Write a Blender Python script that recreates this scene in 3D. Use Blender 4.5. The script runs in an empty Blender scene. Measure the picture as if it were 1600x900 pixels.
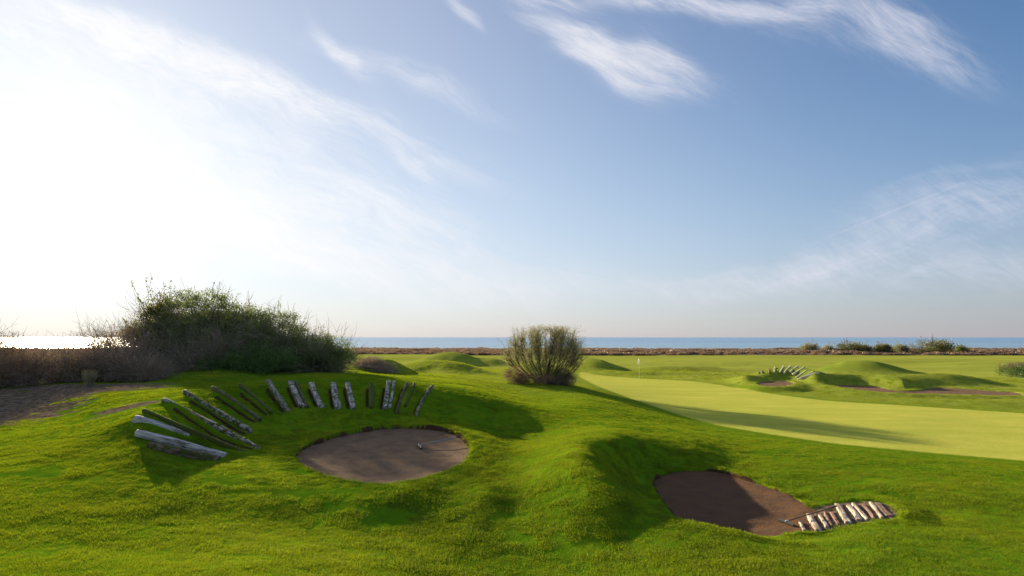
import bpy, math
import numpy as np

# ------------------------------------------------------------------ camera, sky, sun, exposure
F = 900.0            # focal length in photo pixels (1600 wide)
ZC = 4.3             # camera height above the putting green
HZ = 527.0           # horizon row in the photo
scene = bpy.context.scene
C = scene.collection

cam = bpy.data.cameras.new("camera"); cam_o = bpy.data.objects.new("camera", cam); C.objects.link(cam_o)
cam.sensor_width = 36.0; cam.lens = 36.0 * F / 1600.0
cam.shift_y = (HZ - 450.0) / 1600.0
cam.clip_start = 0.1; cam.clip_end = 200000
cam_o.location = (0, 0, ZC); cam_o.rotation_euler = (math.radians(90), 0, 0)
scene.camera = cam_o

SUN_AZ = math.atan2(-720, F)      # from +Y towards +X
SUN_EL = math.radians(12.9)
S = np.array([math.sin(SUN_AZ) * math.cos(SUN_EL), math.cos(SUN_AZ) * math.cos(SUN_EL), math.sin(SUN_EL)])

sun = bpy.data.lights.new("sun", 'SUN'); sun.energy = 5.0; sun.angle = math.radians(0.6); sun.color = (1.0, 0.84, 0.56)
sun_o = bpy.data.objects.new("sun", sun); C.objects.link(sun_o)
from mathutils import Vector
sun_o.rotation_euler = Vector(-S).to_track_quat('-Z', 'Y').to_euler()
sun_o.location = (-40, 40, 60)

scene.view_settings.view_transform = 'Standard'; scene.view_settings.look = 'None'
scene.view_settings.gamma = 1; scene.view_settings.use_curve_mapping = False
scene.view_settings.exposure = 1.15

class NT:
    """small helper to write node trees as expressions"""
    def __init__(s, tree): s.t = tree; s.n = tree.nodes; s.l = tree.links
    def new(s, kind, **props):
        n = s.n.new(kind)
        for k, v in props.items(): setattr(n, k, v)
        return n
    def put(s, sock, v):
        if isinstance(v, bpy.types.NodeSocket): s.l.new(v, sock)
        else:
            if isinstance(v, (tuple, list)) and sock.type == 'RGBA' and len(v) == 3: v = tuple(v) + (1,)
            sock.default_value = v
    def math(s, op, a, b=None, c=None, clamp=False):
        n = s.new('ShaderNodeMath', operation=op); n.use_clamp = clamp
        s.put(n.inputs[0], a)
        if b is not None: s.put(n.inputs[1], b)
        if c is not None: s.put(n.inputs[2], c)
        return n.outputs[0]
    def vmath(s, op, a, b=None):
        n = s.new('ShaderNodeVectorMath', operation=op)
        s.put(n.inputs[0], a)
        if b is not None: s.put(n.inputs[1], b)
        return n.outputs['Value'] if op in ('DOT_PRODUCT', 'LENGTH') else n.outputs[0]
    def mix(s, f, a, b, mode='MIX'):
        n = s.new('ShaderNodeMix', data_type='RGBA', blend_type=mode)
        s.put(n.inputs[0], f); s.put(n.inputs[6], a); s.put(n.inputs[7], b)
        return n.outputs[2]
    def ss(s, x, lo, hi, a=0.0, b=1.0):
        n = s.new('ShaderNodeMapRange', interpolation_type='SMOOTHSTEP')
        s.put(n.inputs[0], x); s.put(n.inputs[1], lo); s.put(n.inputs[2], hi); s.put(n.inputs[3], a); s.put(n.inputs[4], b)
        return n.outputs[0]
    def noise(s, vec, scale, detail=3, rough=0.55, dist=0.0, color=False):
        n = s.new('ShaderNodeTexNoise')
        if vec is not None: s.put(n.inputs['Vector'], vec)
        n.inputs['Scale'].default_value = scale; n.inputs['Detail'].default_value = detail
        n.inputs['Roughness'].default_value = rough; n.inputs['Distortion'].default_value = dist
        return n.outputs['Color'] if color else n.outputs['Fac']
    def ramp(s, f, stops, mode='LINEAR'):
        n = s.new('ShaderNodeValToRGB'); r = n.color_ramp; r.interpolation = mode
        while len(r.elements) < len(stops): r.elements.new(0.5)
        for e, (p, c) in zip(r.elements, stops):
            e.position = p; e.color = tuple(c) + (1,) if len(c) == 3 else c
        s.put(n.inputs[0], f)
        return n.outputs[0]
    def attr(s, name):
        return s.new('ShaderNodeAttribute', attribute_name=name).outputs['Fac']
    def mapping(s, vec, scale=(1, 1, 1), rot=(0, 0, 0), loc=(0, 0, 0)):
        n = s.new('ShaderNodeMapping'); s.put(n.inputs[0], vec)
        n.inputs['Scale'].default_value = scale; n.inputs['Rotation'].default_value = rot; n.inputs['Location'].default_value = loc
        return n.outputs[0]

def build_world():
    w = bpy.data.worlds.new("World"); scene.world = w; w.use_nodes = True
    w.node_tree.nodes.clear(); g = NT(w.node_tree)
    out = g.new('ShaderNodeOutputWorld'); bg = g.new('ShaderNodeBackground')
    sky = g.new('ShaderNodeTexSky', sky_type='NISHITA')
    sky.sun_disc = False; sky.sun_elevation = SUN_EL; sky.sun_rotation = SUN_AZ
    sky.altitude = 0; sky.air_density = 1.0; sky.dust_density = 0.25; sky.ozone_density = 2.2
    d = g.new('ShaderNodeTexCoord').outputs['Generated']
    d = g.vmath('NORMALIZE', d)
    sep = g.new('ShaderNodeSeparateXYZ'); g.put(sep.inputs[0], d)
    x, y, z = sep.outputs
    col = sky.outputs[0]
    # thin haze of the sea air near the horizon, wide aureole of the veiled sun (scattering by the cirrus)
    sd = g.math('MAXIMUM', g.vmath('DOT_PRODUCT', d, tuple(S)), 0.0)
    zc = g.math('MAXIMUM', z, 0.0)
    hz = g.math('POWER', g.math('SUBTRACT', 1.0, zc, clamp=True), 9.0)
    ext = g.math('SUBTRACT', 1.0, g.math('MULTIPLY', hz, .92))
    def scaled(c, f):
        n = g.new('ShaderNodeVectorMath', operation='SCALE'); g.put(n.inputs[0], c); g.put(n.inputs['Scale'], f); return n.outputs[0]
    wide = scaled((4.5, 3.7, 2.7), g.math('MULTIPLY', g.math('POWER', sd, 3.0), ext))
    core = scaled((7.0, 6.6, 6.0), g.math('MULTIPLY', g.math('POWER', sd, 60.0), ext))
    warm = scaled((5.4, 4.1, 3.2), g.math('MULTIPLY', g.math('POWER', sd, 2.0), hz))
    glow = g.vmath('ADD', g.vmath('ADD', wide, core), warm)
    # cirrus: streaky noise on a high flat layer, gathered into banks
    den = g.math('ADD', zc, 0.10)
    px = g.math('DIVIDE', x, den); py = g.math('DIVIDE', y, den)
    cp = g.new('ShaderNodeCombineXYZ'); g.put(cp.inputs[0], px); g.put(cp.inputs[1], py)
    ys = g.math('MAXIMUM', y, 0.05)
    u = g.math('DIVIDE', x, ys); v = g.math('DIVIDE', z, ys)
    cuv = g.new('ShaderNodeCombineXYZ'); g.put(cuv.inputs[0], u); g.put(cuv.inputs[1], v)
    warp = g.noise(cuv.outputs[0], 2.2, 3, color=True)
    wv = g.vmath('ADD', cuv.outputs[0], g.vmath('MULTIPLY', g.vmath('SUBTRACT', warp, (0.5, 0.5, 0.5)), (0.22, 0.16, 0)))
    front = g.ss(y, 0.1, 0.3)
    total = None
    # (centre px, centre py, half length, half width, tilt degrees in the sky (positive rises to the right), strength, streak tilt)
    banks = [
        (60, 60, 560, 70, -22, 0.75, -24), (330, 110, 420, 26, -21, 0.8, -22), (530, 90, 90, 14, -50, 0.5, -38),
        (640, 130, 170, 24, -20, 0.55, -22), (720, 30, 48, 14, -52, 0.75, -50),
        (200, 260, 480, 90, -17, 0.60, -16), (380, 330, 340, 55, -10, 0.70, -11), (240, 400, 420, 36, -5, 0.3, -4),
        (905, 60, 130, 40, -38, 0.72, -38), (1000, 110, 140, 34, -18, 0.78, -28), (1045, 95, 60, 26, -50, 0.5, -48),
        (1050, 5, 260, 20, -6, 0.62, -8), (1290, 40, 260, 55, -16, 0.55, -22), (1420, 60, 110, 40, -30, 0.5, -34),
        (1350, 380, 330, 34, 15, 0.5, 14), (1530, 320, 240, 50, 10, 0.38, 12), (1490, 275, 180, 22, 14, 0.28, 14),
        (1200, 440, 500, 34, 3, 0.38, 4), (1070, 345, 22, 6, -35, 0.35, -30), (640, 262, 60, 10, -33, 0.35, -32),
        (740, 228, 50, 12, -35, 0.22, -32), (700, 430, 320, 26, -4, 0.25, -3), (1600, 430, 260, 60, 6, 0.35, 5)]
    for (bx, by, hl, hw, tilt, st, stk) in banks:
        a = math.radians(tilt)
        cx, cy = (bx - 800) / F, (HZ - by) / F
        e = g.vmath('SUBTRACT', wv, (cx, cy, 0))
        du = g.vmath('DOT_PRODUCT', e, (math.cos(a) / (hl / F), math.sin(a) / (hl / F), 0))
        dv = g.vmath('DOT_PRODUCT', e, (-math.sin(a) / (hw / F), math.cos(a) / (hw / F), 0))
        r = g.math('SQRT', g.math('ADD', g.math('MULTIPLY', du, du), g.math('MULTIPLY', dv, dv)))
        m = g.ss(r, 0.0, 1.9, st, 0.0)
        total = m if total is None else g.math('ADD', total, m)
    def streak(deg, sx, sy, sc, det=6, rough=0.62, dist=0.6):
        mp = g.mapping(wv, rot=(0, 0, -math.radians(deg)))
        mp = g.mapping(mp, scale=(sx, sy, 1))
        return g.noise(mp, sc, det, rough, dist)
    left = g.ss(u, -0.2, 0.5)          # streaks fall to the right on the left, rise on the far right low down
    stA = streak(-20, 1.2, 5.5, 3.2); stB = streak(13, 1.0, 7.0, 3.0)
    stC = streak(-40, 1.5, 4.5, 4.6, 6, 0.65, 1.0)
    lowr = g.math('MULTIPLY', g.ss(u, 0.1, 0.4), g.ss(v, 0.42, 0.30))
    n1 = g.math('ADD', g.math('MULTIPLY', stA, g.math('SUBTRACT', 1.0, lowr)), g.math('MULTIPLY', stB, lowr))
    n1 = g.math('ADD', g.math('MULTIPLY', n1, 0.65), g.math('MULTIPLY', stC, 0.35))
    fib = g.noise(g.mapping(g.mapping(wv, rot=(0, 0, math.radians(24))), scale=(3.0, 16, 1)), 3.2, 5, .7, .5)
    n1 = g.math('ADD', n1, g.math('MULTIPLY', g.math('SUBTRACT', fib, .5), .35))
    fib2 = g.noise(g.mapping(g.mapping(wv, rot=(0, 0, math.radians(30))), scale=(5.0, 34, 1)), 3.5, 5, .75, .8)
    n1 = g.math('ADD', n1, g.math('MULTIPLY', g.math('SUBTRACT', fib2, .5), .30))
    cl = g.ss(g.math('ADD', n1, g.math('MULTIPLY', total, 0.33)), 0.42, 1.16)
    cl = g.math('MULTIPLY', g.math('MULTIPLY', cl, g.ss(total, 0.0, .85)), front)
    # unseen cirrus overhead and behind, added to raise the fill light
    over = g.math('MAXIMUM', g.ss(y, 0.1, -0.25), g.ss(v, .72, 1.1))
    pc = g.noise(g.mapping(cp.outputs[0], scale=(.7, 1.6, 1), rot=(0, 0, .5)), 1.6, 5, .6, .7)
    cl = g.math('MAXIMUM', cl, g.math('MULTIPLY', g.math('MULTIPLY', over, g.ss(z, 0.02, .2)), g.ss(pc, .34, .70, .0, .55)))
    # straight, thin vapour trail low on the right
    tr = g.math('ABSOLUTE', g.vmath('DOT_PRODUCT', g.vmath('SUBTRACT', cuv.outputs[0], ((1390 - 800) / F, (HZ - 332) / F, 0)),
                                    (-math.sin(math.radians(22)), math.cos(math.radians(22)), 0)))
    trl = g.math('MULTIPLY', g.ss(tr, 0.0, 0.0035, 0.16, 0.0), g.math('MULTIPLY', g.ss(u, 0.48, 0.62), g.ss(u, 0.82, 0.72)))
    cl = g.math('ADD', cl, g.math('MULTIPLY', trl, front), clamp=True)
    skyc = g.vmath('ADD', g.vmath('MULTIPLY', col, (.84, 1.22, 1.75)), scaled((4.9, 5.3, 5.1), g.math('MULTIPLY', g.math('POWER', g.math('SUBTRACT', 1.0, zc, clamp=True), 4.0), g.math('ADD', .16, sd))))
    skyc = g.mix(g.math('MULTIPLY', hz, 0.85), skyc, (4.9, 4.5, 5.2))
    ccol = g.mix(g.math('POWER', sd, 3.0), (6.4, 6.5, 7.4), (9.6, 9.5, 9.4))
    lit = g.vmath('ADD', skyc, glow)
    # the cirrus lies in front of the blue; a soft shoulder keeps its streaks readable round the veiled sun
    def shoulder(c, M=11.5):
        sp = g.new('ShaderNodeSeparateXYZ'); g.put(sp.inputs[0], c); cb = g.new('ShaderNodeCombineXYZ')
        for i in range(3):
            e = g.math('EXPONENT', g.math('MULTIPLY', sp.outputs[i], -1.0 / M))
            g.put(cb.inputs[i], g.math('MULTIPLY', g.math('SUBTRACT', 1.0, e), M))
        return cb.outputs[0]
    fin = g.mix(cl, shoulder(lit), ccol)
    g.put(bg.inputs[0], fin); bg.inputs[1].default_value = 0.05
    g.l.new(bg.outputs[0], out.inputs[0])
build_world()

# ------------------------------------------------------------------ small numeric helpers
rng = np.random.default_rng(7)

def vnoise(x, y, seed=0):
    """smooth 2-D value noise in -1..1"""
    x = np.asarray(x, float); y = np.asarray(y, float)
    xi = np.floor(x).astype(np.int64); yi = np.floor(y).astype(np.int64)
    fx = x - xi; fy = y - yi
    fx = fx * fx * fx * (fx * (fx * 6 - 15) + 10); fy = fy * fy * fy * (fy * (fy * 6 - 15) + 10)
    def h(a, b):
        n = (a * 374761393 + b * 668265263 + seed * 974634777) & 0xffffffff
        n = ((n ^ (n >> 13)) * 1274126177) & 0xffffffff
        n = n ^ (n >> 16)
        return (n & 0xffff) / 32767.5 - 1.0
    a = h(xi, yi); b = h(xi + 1, yi); c = h(xi, yi + 1); d = h(xi + 1, yi + 1)
    return (a * (1 - fx) + b * fx) * (1 - fy) + (c * (1 - fx) + d * fx) * fy

def sstep(x, a, b):
    t = np.clip((x - a) / (b - a), 0, 1)
    return t * t * (3 - 2 * t)

def P(px, py, D):               # photo position + distance -> world point
    return ((px - 800) * D / F, D, ZC - (py - HZ) * D / F)
def PZ(px, py, z):              # photo position + height -> world point
    return P(px, py, (ZC - z) * F / (py - HZ))

def smooth_poly(pts, n=96):
    p = np.array(pts, float); m = len(p); out = []
    for i in range(m):
        p0, p1, p2, p3 = p[i - 1], p[i], p[(i + 1) % m], p[(i + 2) % m]
        k = max(2, n // m)
        for t in np.linspace(0, 1, k, endpoint=False):
            out.append(0.5 * ((2 * p1) + (-p0 + p2) * t + (2 * p0 - 5 * p1 + 4 * p2 - p3) * t * t + (-p0 + 3 * p1 - 3 * p2 + p3) * t ** 3))
    return np.array(out)

def poly_sd(poly, X, Y, margin=3.0):
    """signed distance (negative inside), clipped to +margin"""
    X = np.asarray(X, float); Y = np.asarray(Y, float)
    res = np.full(X.shape, margin)
    lo = poly.min(0) - margin; hi = poly.max(0) + margin
    m = (X > lo[0]) & (X < hi[0]) & (Y > lo[1]) & (Y < hi[1])
    if not m.any(): return res
    x = X[m]; y = Y[m]; d2 = np.full(x.shape, 1e9); inside = np.zeros(x.shape, bool)
    for i in range(len(poly)):
        a = poly[i - 1]; b = poly[i]; e = b - a
        t = np.clip(((x - a[0]) * e[0] + (y - a[1]) * e[1]) / (e @ e + 1e-12), 0, 1)
        d2 = np.minimum(d2, (x - a[0] - t * e[0]) ** 2 + (y - a[1] - t * e[1]) ** 2)
        if abs(e[1]) > 1e-12:
            c = ((a[1] > y) != (b[1] > y)) & (x < e[0] * (y - a[1]) / e[1] + a[0])
            inside ^= c
    d = np.sqrt(d2); d[inside] *= -1
    res[m] = np.minimum(d, margin)
    return res

# ------------------------------------------------------------------ terrain: control points
CP = []
def cp(px, py, D): CP.append(P(px, py, D))
def cw(X, Y, z): CP.append((X, Y, z))
# near foreground
for a in [(-150, 900, 7.9), (0, 900, 7.8), (200, 900, 7.9), (400, 900, 8.0), (600, 900, 8.8), (700, 900, 9.25), (800, 900, 9.5), (900, 900, 9.35), (1000, 900, 9.0), (1200, 900, 8.8),
          (1400, 900, 9.1), (1600, 900, 9.3), (1750, 900, 9.4),
          (0, 800, 10.3), (150, 800, 10.8), (290, 808, 11.0), (450, 815, 11.2), (600, 812, 11.65), (600, 858, 10.2), (700, 815, 11.7), (790, 835, 11.1), (800, 790, 12.6), (860, 858, 10.4), (980, 840, 10.6), (700, 862, 10.3), (520, 792, 12.1),
          (0, 740, 12.6), (100, 740, 12.7), (235, 742, 12.95), (330, 765, 12.5), (420, 770, 12.5), (600, 780, 12.4), (700, 778, 12.85),
          (0, 690, 15.6), (100, 690, 15.2), (0, 645, 20.5), (90, 645, 19.8), (150, 662, 16.9), (180, 690, 15.0), (215, 700, 14.4)]: cp(*a)
cw(-6, 3, 1.2); cw(0, 3, 1.15); cw(6, 3, 0.9); cw(0, -6, 1.3); cw(-14, 3, 1.4); cw(14, 3, 0.6); cw(-20, -10, 1.5); cw(20, -10, 0.8)
# left shoulder, plateau, foot of the overgrown dune
for a in [(195, 645, 17.2), (222, 648, 16.3), (262, 634, 18.3), (300, 624, 20.0), (340, 615, 21.3), (380, 608, 22.6), (420, 603.5, 23.4), (500, 601, 24.0), (560, 601, 24.2),
          (620, 601, 24.3), (650, 604, 24.3), (680, 609, 24.2), (720, 619, 24.0), (760, 631, 23.6),
          (160, 612, 22.5), (0, 604, 27), (90, 604, 26), (230, 600, 26), (330, 594, 27.5), (420, 590, 29), (520, 585, 29.5), (570, 587, 29),
          (620, 595, 28), (680, 600, 29.5), (230, 590, 31), (0, 590, 34), (-200, 600, 27), (-150, 740, 13)]: cp(*a)
# bowl of the left bunker
for a in [(600, 662, 20.6), (600, 640, 21.9), (520, 672, 19.6), (510, 645, 21.3), (450, 640, 21.2), (450, 690, 18.0), (400, 660, 19.2), (400, 705, 16.3),
          (340, 680, 17.3), (330, 716, 15.0), (290, 660, 17.0), (300, 708, 15.2), (680, 650, 21.4), (690, 668, 20.0), (745, 690, 17.8), (755, 668, 20.6), (745, 725, 15.6),
          (400, 735, 14.1), (260, 708, 14.6), (252, 680, 15.6)]: cp(*a)
# saddle and the ground under the tamarisk
for a in [(800, 635, 24.3), (835, 637, 25.0), (770, 655, 22.2), (805, 667, 21.7), (800, 695, 18.1), (855, 672, 21.3), (870, 700, 16.4), (820, 740, 14.4), (870, 750, 13.25), (880, 790, 12.0), (760, 770, 12.95),
          (900, 638, 26.6), (960, 646, 26.2), (920, 656, 23.4), (700, 592, 37), (640, 583, 42), (600, 585, 36), (750, 602, 34), (850, 605, 41), (850, 632, 29.5), (790, 612, 36), (900, 620, 33)]: cp(*a)
# right bunker
for a in [(916, 705, 14.9), (935, 740, 13.05), (970, 762, 12.5), (1010, 788, 12.05), (1050, 802, 11.75), (1100, 814, 11.55), (1170, 826, 11.5), (1250, 834, 11.6), (1320, 830, 11.9),
          (960, 688, 17.6), (1020, 684, 19.8), (1080, 690, 20.0), (930, 668, 20.6), (1000, 662, 24.0), (960, 735, 15.8), (1000, 712, 17.4), (1150, 715, 18.9), (1230, 735, 17.3),
          (1300, 758, 15.8), (1370, 772, 14.8), (1410, 795, 13.65), (1400, 815, 12.6), (1480, 790, 13.7), (1600, 770, 15.2), (1600, 820, 12.3), (1400, 740, 17.2), (1500, 745, 16.9),
          (1250, 860, 10.4), (1400, 850, 10.8), (1100, 860, 9.8), (1550, 860, 10.7)]: cp(*a)
cw(3.15, 12.95, .55); cw(2.6, 13.5, .80); cw(3.9, 12.55, .35); cw(4.8, 12.4, .22); cw(4.6, 14.4, 0.10); cw(6.3, 14.2, 0.12); cw(4.2, 13.0, 0.2)
# putting green and its surroundings
for px, py, z in [(999, 592, .05), (920, 588, .12), (1100, 600, .03), (1290, 625, -.02), (1600, 647, -.02), (1600, 718, .0), (1450, 705, .02), (1300, 692, .05), (1170, 672, .08),
                  (1060, 648, .12), (985, 622, .18), (1200, 645, .0), (1400, 660, .0), (1100, 672, .22), (1300, 705, .15), (1600, 735, .12), (1180, 692, .22), (1450, 722, .12)]:
    CP.append(PZ(px, py, z))
for X, Y, z in [(30, 25, 0), (40, 40, .2), (45, 60, .3), (30, 15, .2), (-45, 15, 1.5), (-45, 35, 2.0), (-20, 37, 3.2), (-25, 45, 2.3), (-10, 45, 1.5), (-45, 60, 1.0), (-20, 60, .9),
                (0, 55, .5), (0, 80, .1), (-15, 80, .6), (-50, 100, .6), (0, 110, .05), (50, 90, .1), (20, 75, .1), (80, 80, .2), (100, 40, .3), (0, 135, 0.05), (-100, 135, .3), (100, 135, 0.05),
                (200, 135, 0.05), (-200, 135, .5), (0, 220, 0.3), (150, 220, .3), (-150, 220, .3), (300, 220, .3), (-300, 220, .3), (-150, 50, 1.5), (-100, 0, 1.5), (100, 0, .5), (0, -60, 1.2), (250, 50, .3)]:
    cw(X, Y, z)
CP = np.array(CP)

def tps_fit(p, v, lam=0.10):
    n = len(p); d = np.linalg.norm(p[:, None] - p[None], axis=2)
    K = np.where(d > 0, d * d * np.log(d + 1e-12), 0) + np.eye(n) * lam
    Q = np.c_[np.ones(n), p]; A = np.block([[K, Q], [Q.T, np.zeros((3, 3))]])
    return np.linalg.solve(A, np.r_[v, 0, 0, 0])
# the point set is warped so that distances are comparable near and far
def warp(X, Y):
    r = np.sqrt(X * X + Y * Y + 16.0)
    s = 20.0 * np.log(r / 4.0 + 1.0) / r
    return X * s, Y * s
cx_, cy_ = warp(CP[:, 0], CP[:, 1]); CW = np.c_[cx_, cy_]
W = tps_fit(CW, CP[:, 2])
def tps(X, Y):
    sh = np.shape(X); X = np.ravel(X).astype(float); Y = np.ravel(Y).astype(float); out = np.empty(X.shape)
    for i in range(0, len(X), 60000):
        a, b = warp(X[i:i + 60000], Y[i:i + 60000])
        d2 = (a[:, None] - CW[None, :, 0]) ** 2 + (b[:, None] - CW[None, :, 1]) ** 2
        out[i:i + 60000] = (0.5 * d2 * np.log(d2 + 1e-12)) @ W[:-3] + W[-3] + W[-2] * a + W[-1] * b
    return out.reshape(sh)

# sand outlines (world plan) ------------------------------------------------
def sand_plan(pix, z0, kz, D0):
    pts = []
    for px, py in pix:
        D = D0
        for _ in range(30): D = (ZC - (z0 + kz * (D - D0))) * F / (py - HZ)
        pts.append(((px - 800) * D / F, D))
    return smooth_poly(pts)
SANDS = []   # (polygon, z0, kz, D0, lip, blend)
SANDS.append(dict(poly=sand_plan([(462, 716), (480, 702), (520, 688), (570, 677), (620, 672), (670, 673), (705, 680), (727, 694), (733, 711), (717, 730), (682, 745), (640, 755), (590, 759),
                                  (540, 754), (500, 744), (472, 730)], 0.92, 0.045, 16.7), z0=.92, kz=.045, D0=16.7, lip=.125, bl=1.5, name='left'))
SANDS.append(dict(poly=sand_plan([(1022, 768), (1026, 750), (1060, 740), (1120, 740), (1180, 758), (1225, 775), (1263, 795), (1272, 812), (1262, 832), (1200, 842), (1120, 838), (1060, 815)],
                                 0.10, 0.02, 14.5), z0=.10, kz=.02, D0=14.5, lip=.09, bl=1.3, name='right'))
SANDS.append(dict(poly=sand_plan([(1181, 600), (1195, 597), (1215, 596.5), (1232, 597), (1241, 600), (1236, 603.5), (1215, 605.5), (1190, 604)], 0.25, 0.0, 48), z0=.25, kz=0, D0=48, lip=.12, bl=2.0, name='far'))
SANDS.append(dict(poly=sand_plan([(1302, 603.5), (1335, 603), (1375, 606), (1400, 611), (1430, 611.5), (1460, 607), (1500, 608.5), (1550, 612), (1592, 615), (1588, 619.5), (1500, 618), (1400, 615.5), (1340, 610.5)],
                                 0.15, 0.0, 44), z0=.15, kz=0, D0=44, lip=.12, bl=2.0, name='strip'))
def sand_z(s, X, Y): return s['z0'] + s['kz'] * (Y - s['D0'])

# (centre X, Y, height, half width, half depth, rotation)
def mound(px, D, h, wpx, dep, rot=0.0, pw=2.0): return ((px - 800) * D / F, D, h, wpx * D / F, dep, math.radians(rot), pw)
MOUNDS = [mound(706, 86, 1.75, 44, 7.0), mound(775, 88, .8, 22, 5), mound(690, 60, 1.15, 62, 6.0), mound(655, 51, -.55, 20, 3.0),
          mound(925, 76, 1.50, 34, 5.5), mound(1060, 74, .55, 70, 3.5, -4), mound(1010, 66, .35, 110, 2.5, -3), mound(1120, 90, .4, 90, 4),
          mound(1225, 55.5, 1.30, 48, 3.0, 0), mound(1180, 52, .55, 26, 3.2), mound(1268, 51.5, .55, 16, 2.5), mound(1180, 51, .3, 16, 5),
          mound(1345, 68, 1.45, 48, 4.5), mound(1340, 51, .88, 60, 2.6, -6), mound(1395, 47.5, .80, 26, 1.9), mound(1470, 50, .92, 60, 2.3, -8), mound(1310, 49, .5, 30, 2.6),
          mound(1540, 42.0, .35, 120, 1.6, -10), mound(1560, 85, .5, 90, 5), mound(1450, 100, .5, 120, 5),
          mound(600, 42, 1.0, 26, 2.5, -20), mound(850, 41.5, .35, 60, 4.0),
          (-17.5, 37.5, 2.2, 4.8, 3.2, 0, 2.0), (-22, 38, .6, 6.0, 3.5, 0, 2.0)]

LOGS_LEFT = [  # outer end, inner end, width px, look, height above turf
    ((231, 690), (343, 713), .22, 'brown'), ((213.5, 671), (352, 708), .21, 'silver'), ((210, 648), (296, 677), .24, 'silver'), ((224, 638), (398, 711), .10, 'mossy'),
    ((258, 630), (404, 703), .17, 'grey'), ((290, 621), (392, 680), .15, 'grey'), ((334, 613), (406, 661), .17, 'brown'), ((376, 609), (424, 649), .15, 'mossy'),
    ((420, 602), (450, 645), .22, 'grey'), ((454, 600), (472, 638), .24, 'white'), ((464, 600), (480, 638), .14, 'brown'), ((487, 600), (503, 637), .24, 'white'), ((521, 600), (529, 640), .27, 'white'),
    ((543, 600), (552, 641), .22, 'white'), ((580, 601), (580, 639), .20, 'mossy'), ((607, 600), (601, 642), .20, 'white'), ((616, 601), (609, 640), .13, 'white'),
    ((636, 603), (620, 647), .15, 'brown'), ((647, 603), (633, 638), .12, 'mossy'), ((675, 606), (650, 650), .15, 'grey')]

GREEN = smooth_poly([PZ(a, b, .02)[:2] for a, b in [(905, 586), (940, 588), (1000, 592), (1090, 597), (1180, 611), (1290, 625), (1420, 634), (1600, 645), (1750, 655), (1800, 735), (1600, 719), (1440, 706), (1290, 692),
                                                    (1150, 671), (1060, 650), (985, 626), (930, 606)]])
_cut = []; _grooves = []
_log_ridge = []
def gauss_sum(X, Y):
    z = np.zeros(np.shape(X))
    for (mx, my, h, sx, sy, r, pw) in MOUNDS:
        c, s = math.cos(r), math.sin(r)
        a = ((X - mx) * c + (Y - my) * s) / sx; b = (-(X - mx) * s + (Y - my) * c) / sy
        q = np.sqrt(a * a + b * b)
        z = z + h * np.where(q < 2, 0.5 + 0.5 * np.cos(np.minimum(q, 2) / 2 * math.pi), 0) ** 1.25
    return z

def height(X, Y, fine=True):
    X = np.asarray(X, float); Y = np.asarray(Y, float)
    z = tps(X, Y) + gauss_sum(X, Y)
    gsd = poly_sd(GREEN, X, Y, 3.0)
    r = np.sqrt(X * X + Y * Y)
    rough = 0.12 + 0.88 * sstep(gsd, 0.0, 2.0)
    if fine:
        q = (vnoise(X / 2.6, Y / 1.9, 1) * .034 + vnoise(X / 1.0 + 5, Y / .7, 2) * .013 + vnoise(X / .42, Y / .34, 3) * .006)
        far = vnoise(X / 9, Y / 6, 4) * .10 * sstep(r, 25, 60) + (vnoise(X / 2.3, Y / 3.5, 14) * .05 + vnoise(X / .9, Y / 1.6, 15) * .025) * sstep(r, 35, 50) * sstep(r, 130, 90)
        z = z + rough * (q * (1 - .5 * sstep(r, 30, 60)) + far)
    # turf heaped along the sleepers
    for (a, b, w, h) in _log_ridge:
        e = b - a; L2 = e @ e
        t = ((X - a[0]) * e[0] + (Y - a[1]) * e[1]) / L2
        d = np.abs((X - a[0]) * e[1] - (Y - a[1]) * e[0]) / math.sqrt(L2)
        m = (t > -.15) & (t < 1.1) & (d < .8)
        add = h * np.exp(-(d / w) ** 2) * sstep(t, -.10, .05) * sstep(t, 1.08, .8)
        z = np.where(m, z + add, z)
    for (a, b) in _grooves:
        e = b - a; L2 = e @ e
        t = ((X - a[0]) * e[0] + (Y - a[1]) * e[1]) / L2
        d = np.abs((X - a[0]) * e[1] - (Y - a[1]) * e[0]) / math.sqrt(L2)
        z = np.where((t > -.1) & (t < 1.1) & (d < .5), z - .16 * np.exp(-(d / .08) ** 2) * sstep(t, .0, .2) * sstep(t, 1.05, .8), z)
    for f in _cut: z = f(z, X, Y)
    for s in SANDS:
        sd = poly_sd(s['poly'], X, Y, 3.0)
        wob = vnoise(X / .35, Y / .35, 9) * .05 + vnoise(X / .12, Y / .12, 10) * .02
        sz = sand_z(s, X, Y)
        k = sstep(sd, 0.0, s['bl'])
        if s['name'] == 'right' and _cut: k = np.maximum(k, sstep(poly_sd(STEP_POLY, X, Y, 1.0), .25, -.05))
        back = sstep(Y, s['D0'] - 1, s['D0'] + 2) if s['D0'] < 30 else 1.0
        z = np.where(sd < s['bl'], (sz + s['lip'] * (.7 + .9 * back) * (1 if s['D0'] < 30 else .5) + wob * .4) * (1 - k) + z * k, z)
        z = z - 0.55 * sstep(-(sd + wob * .8), 0.0, 0.07 if s['D0'] < 30 else .45)
    # shore: land falls to the sea
    sh = 236 + 7 * vnoise(X / 60, X * 0, 5) + X * 0.02
    z = z - 1.0 * sstep(Y, 150, 225) - 3.6 * sstep(Y, sh, sh + 30)
    z = z + sstep(Y, 132, 150) * (vnoise(X / 14, Y / 9, 6) * .25 + .1) * sstep(Y, 236, 225)
    return z

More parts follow.
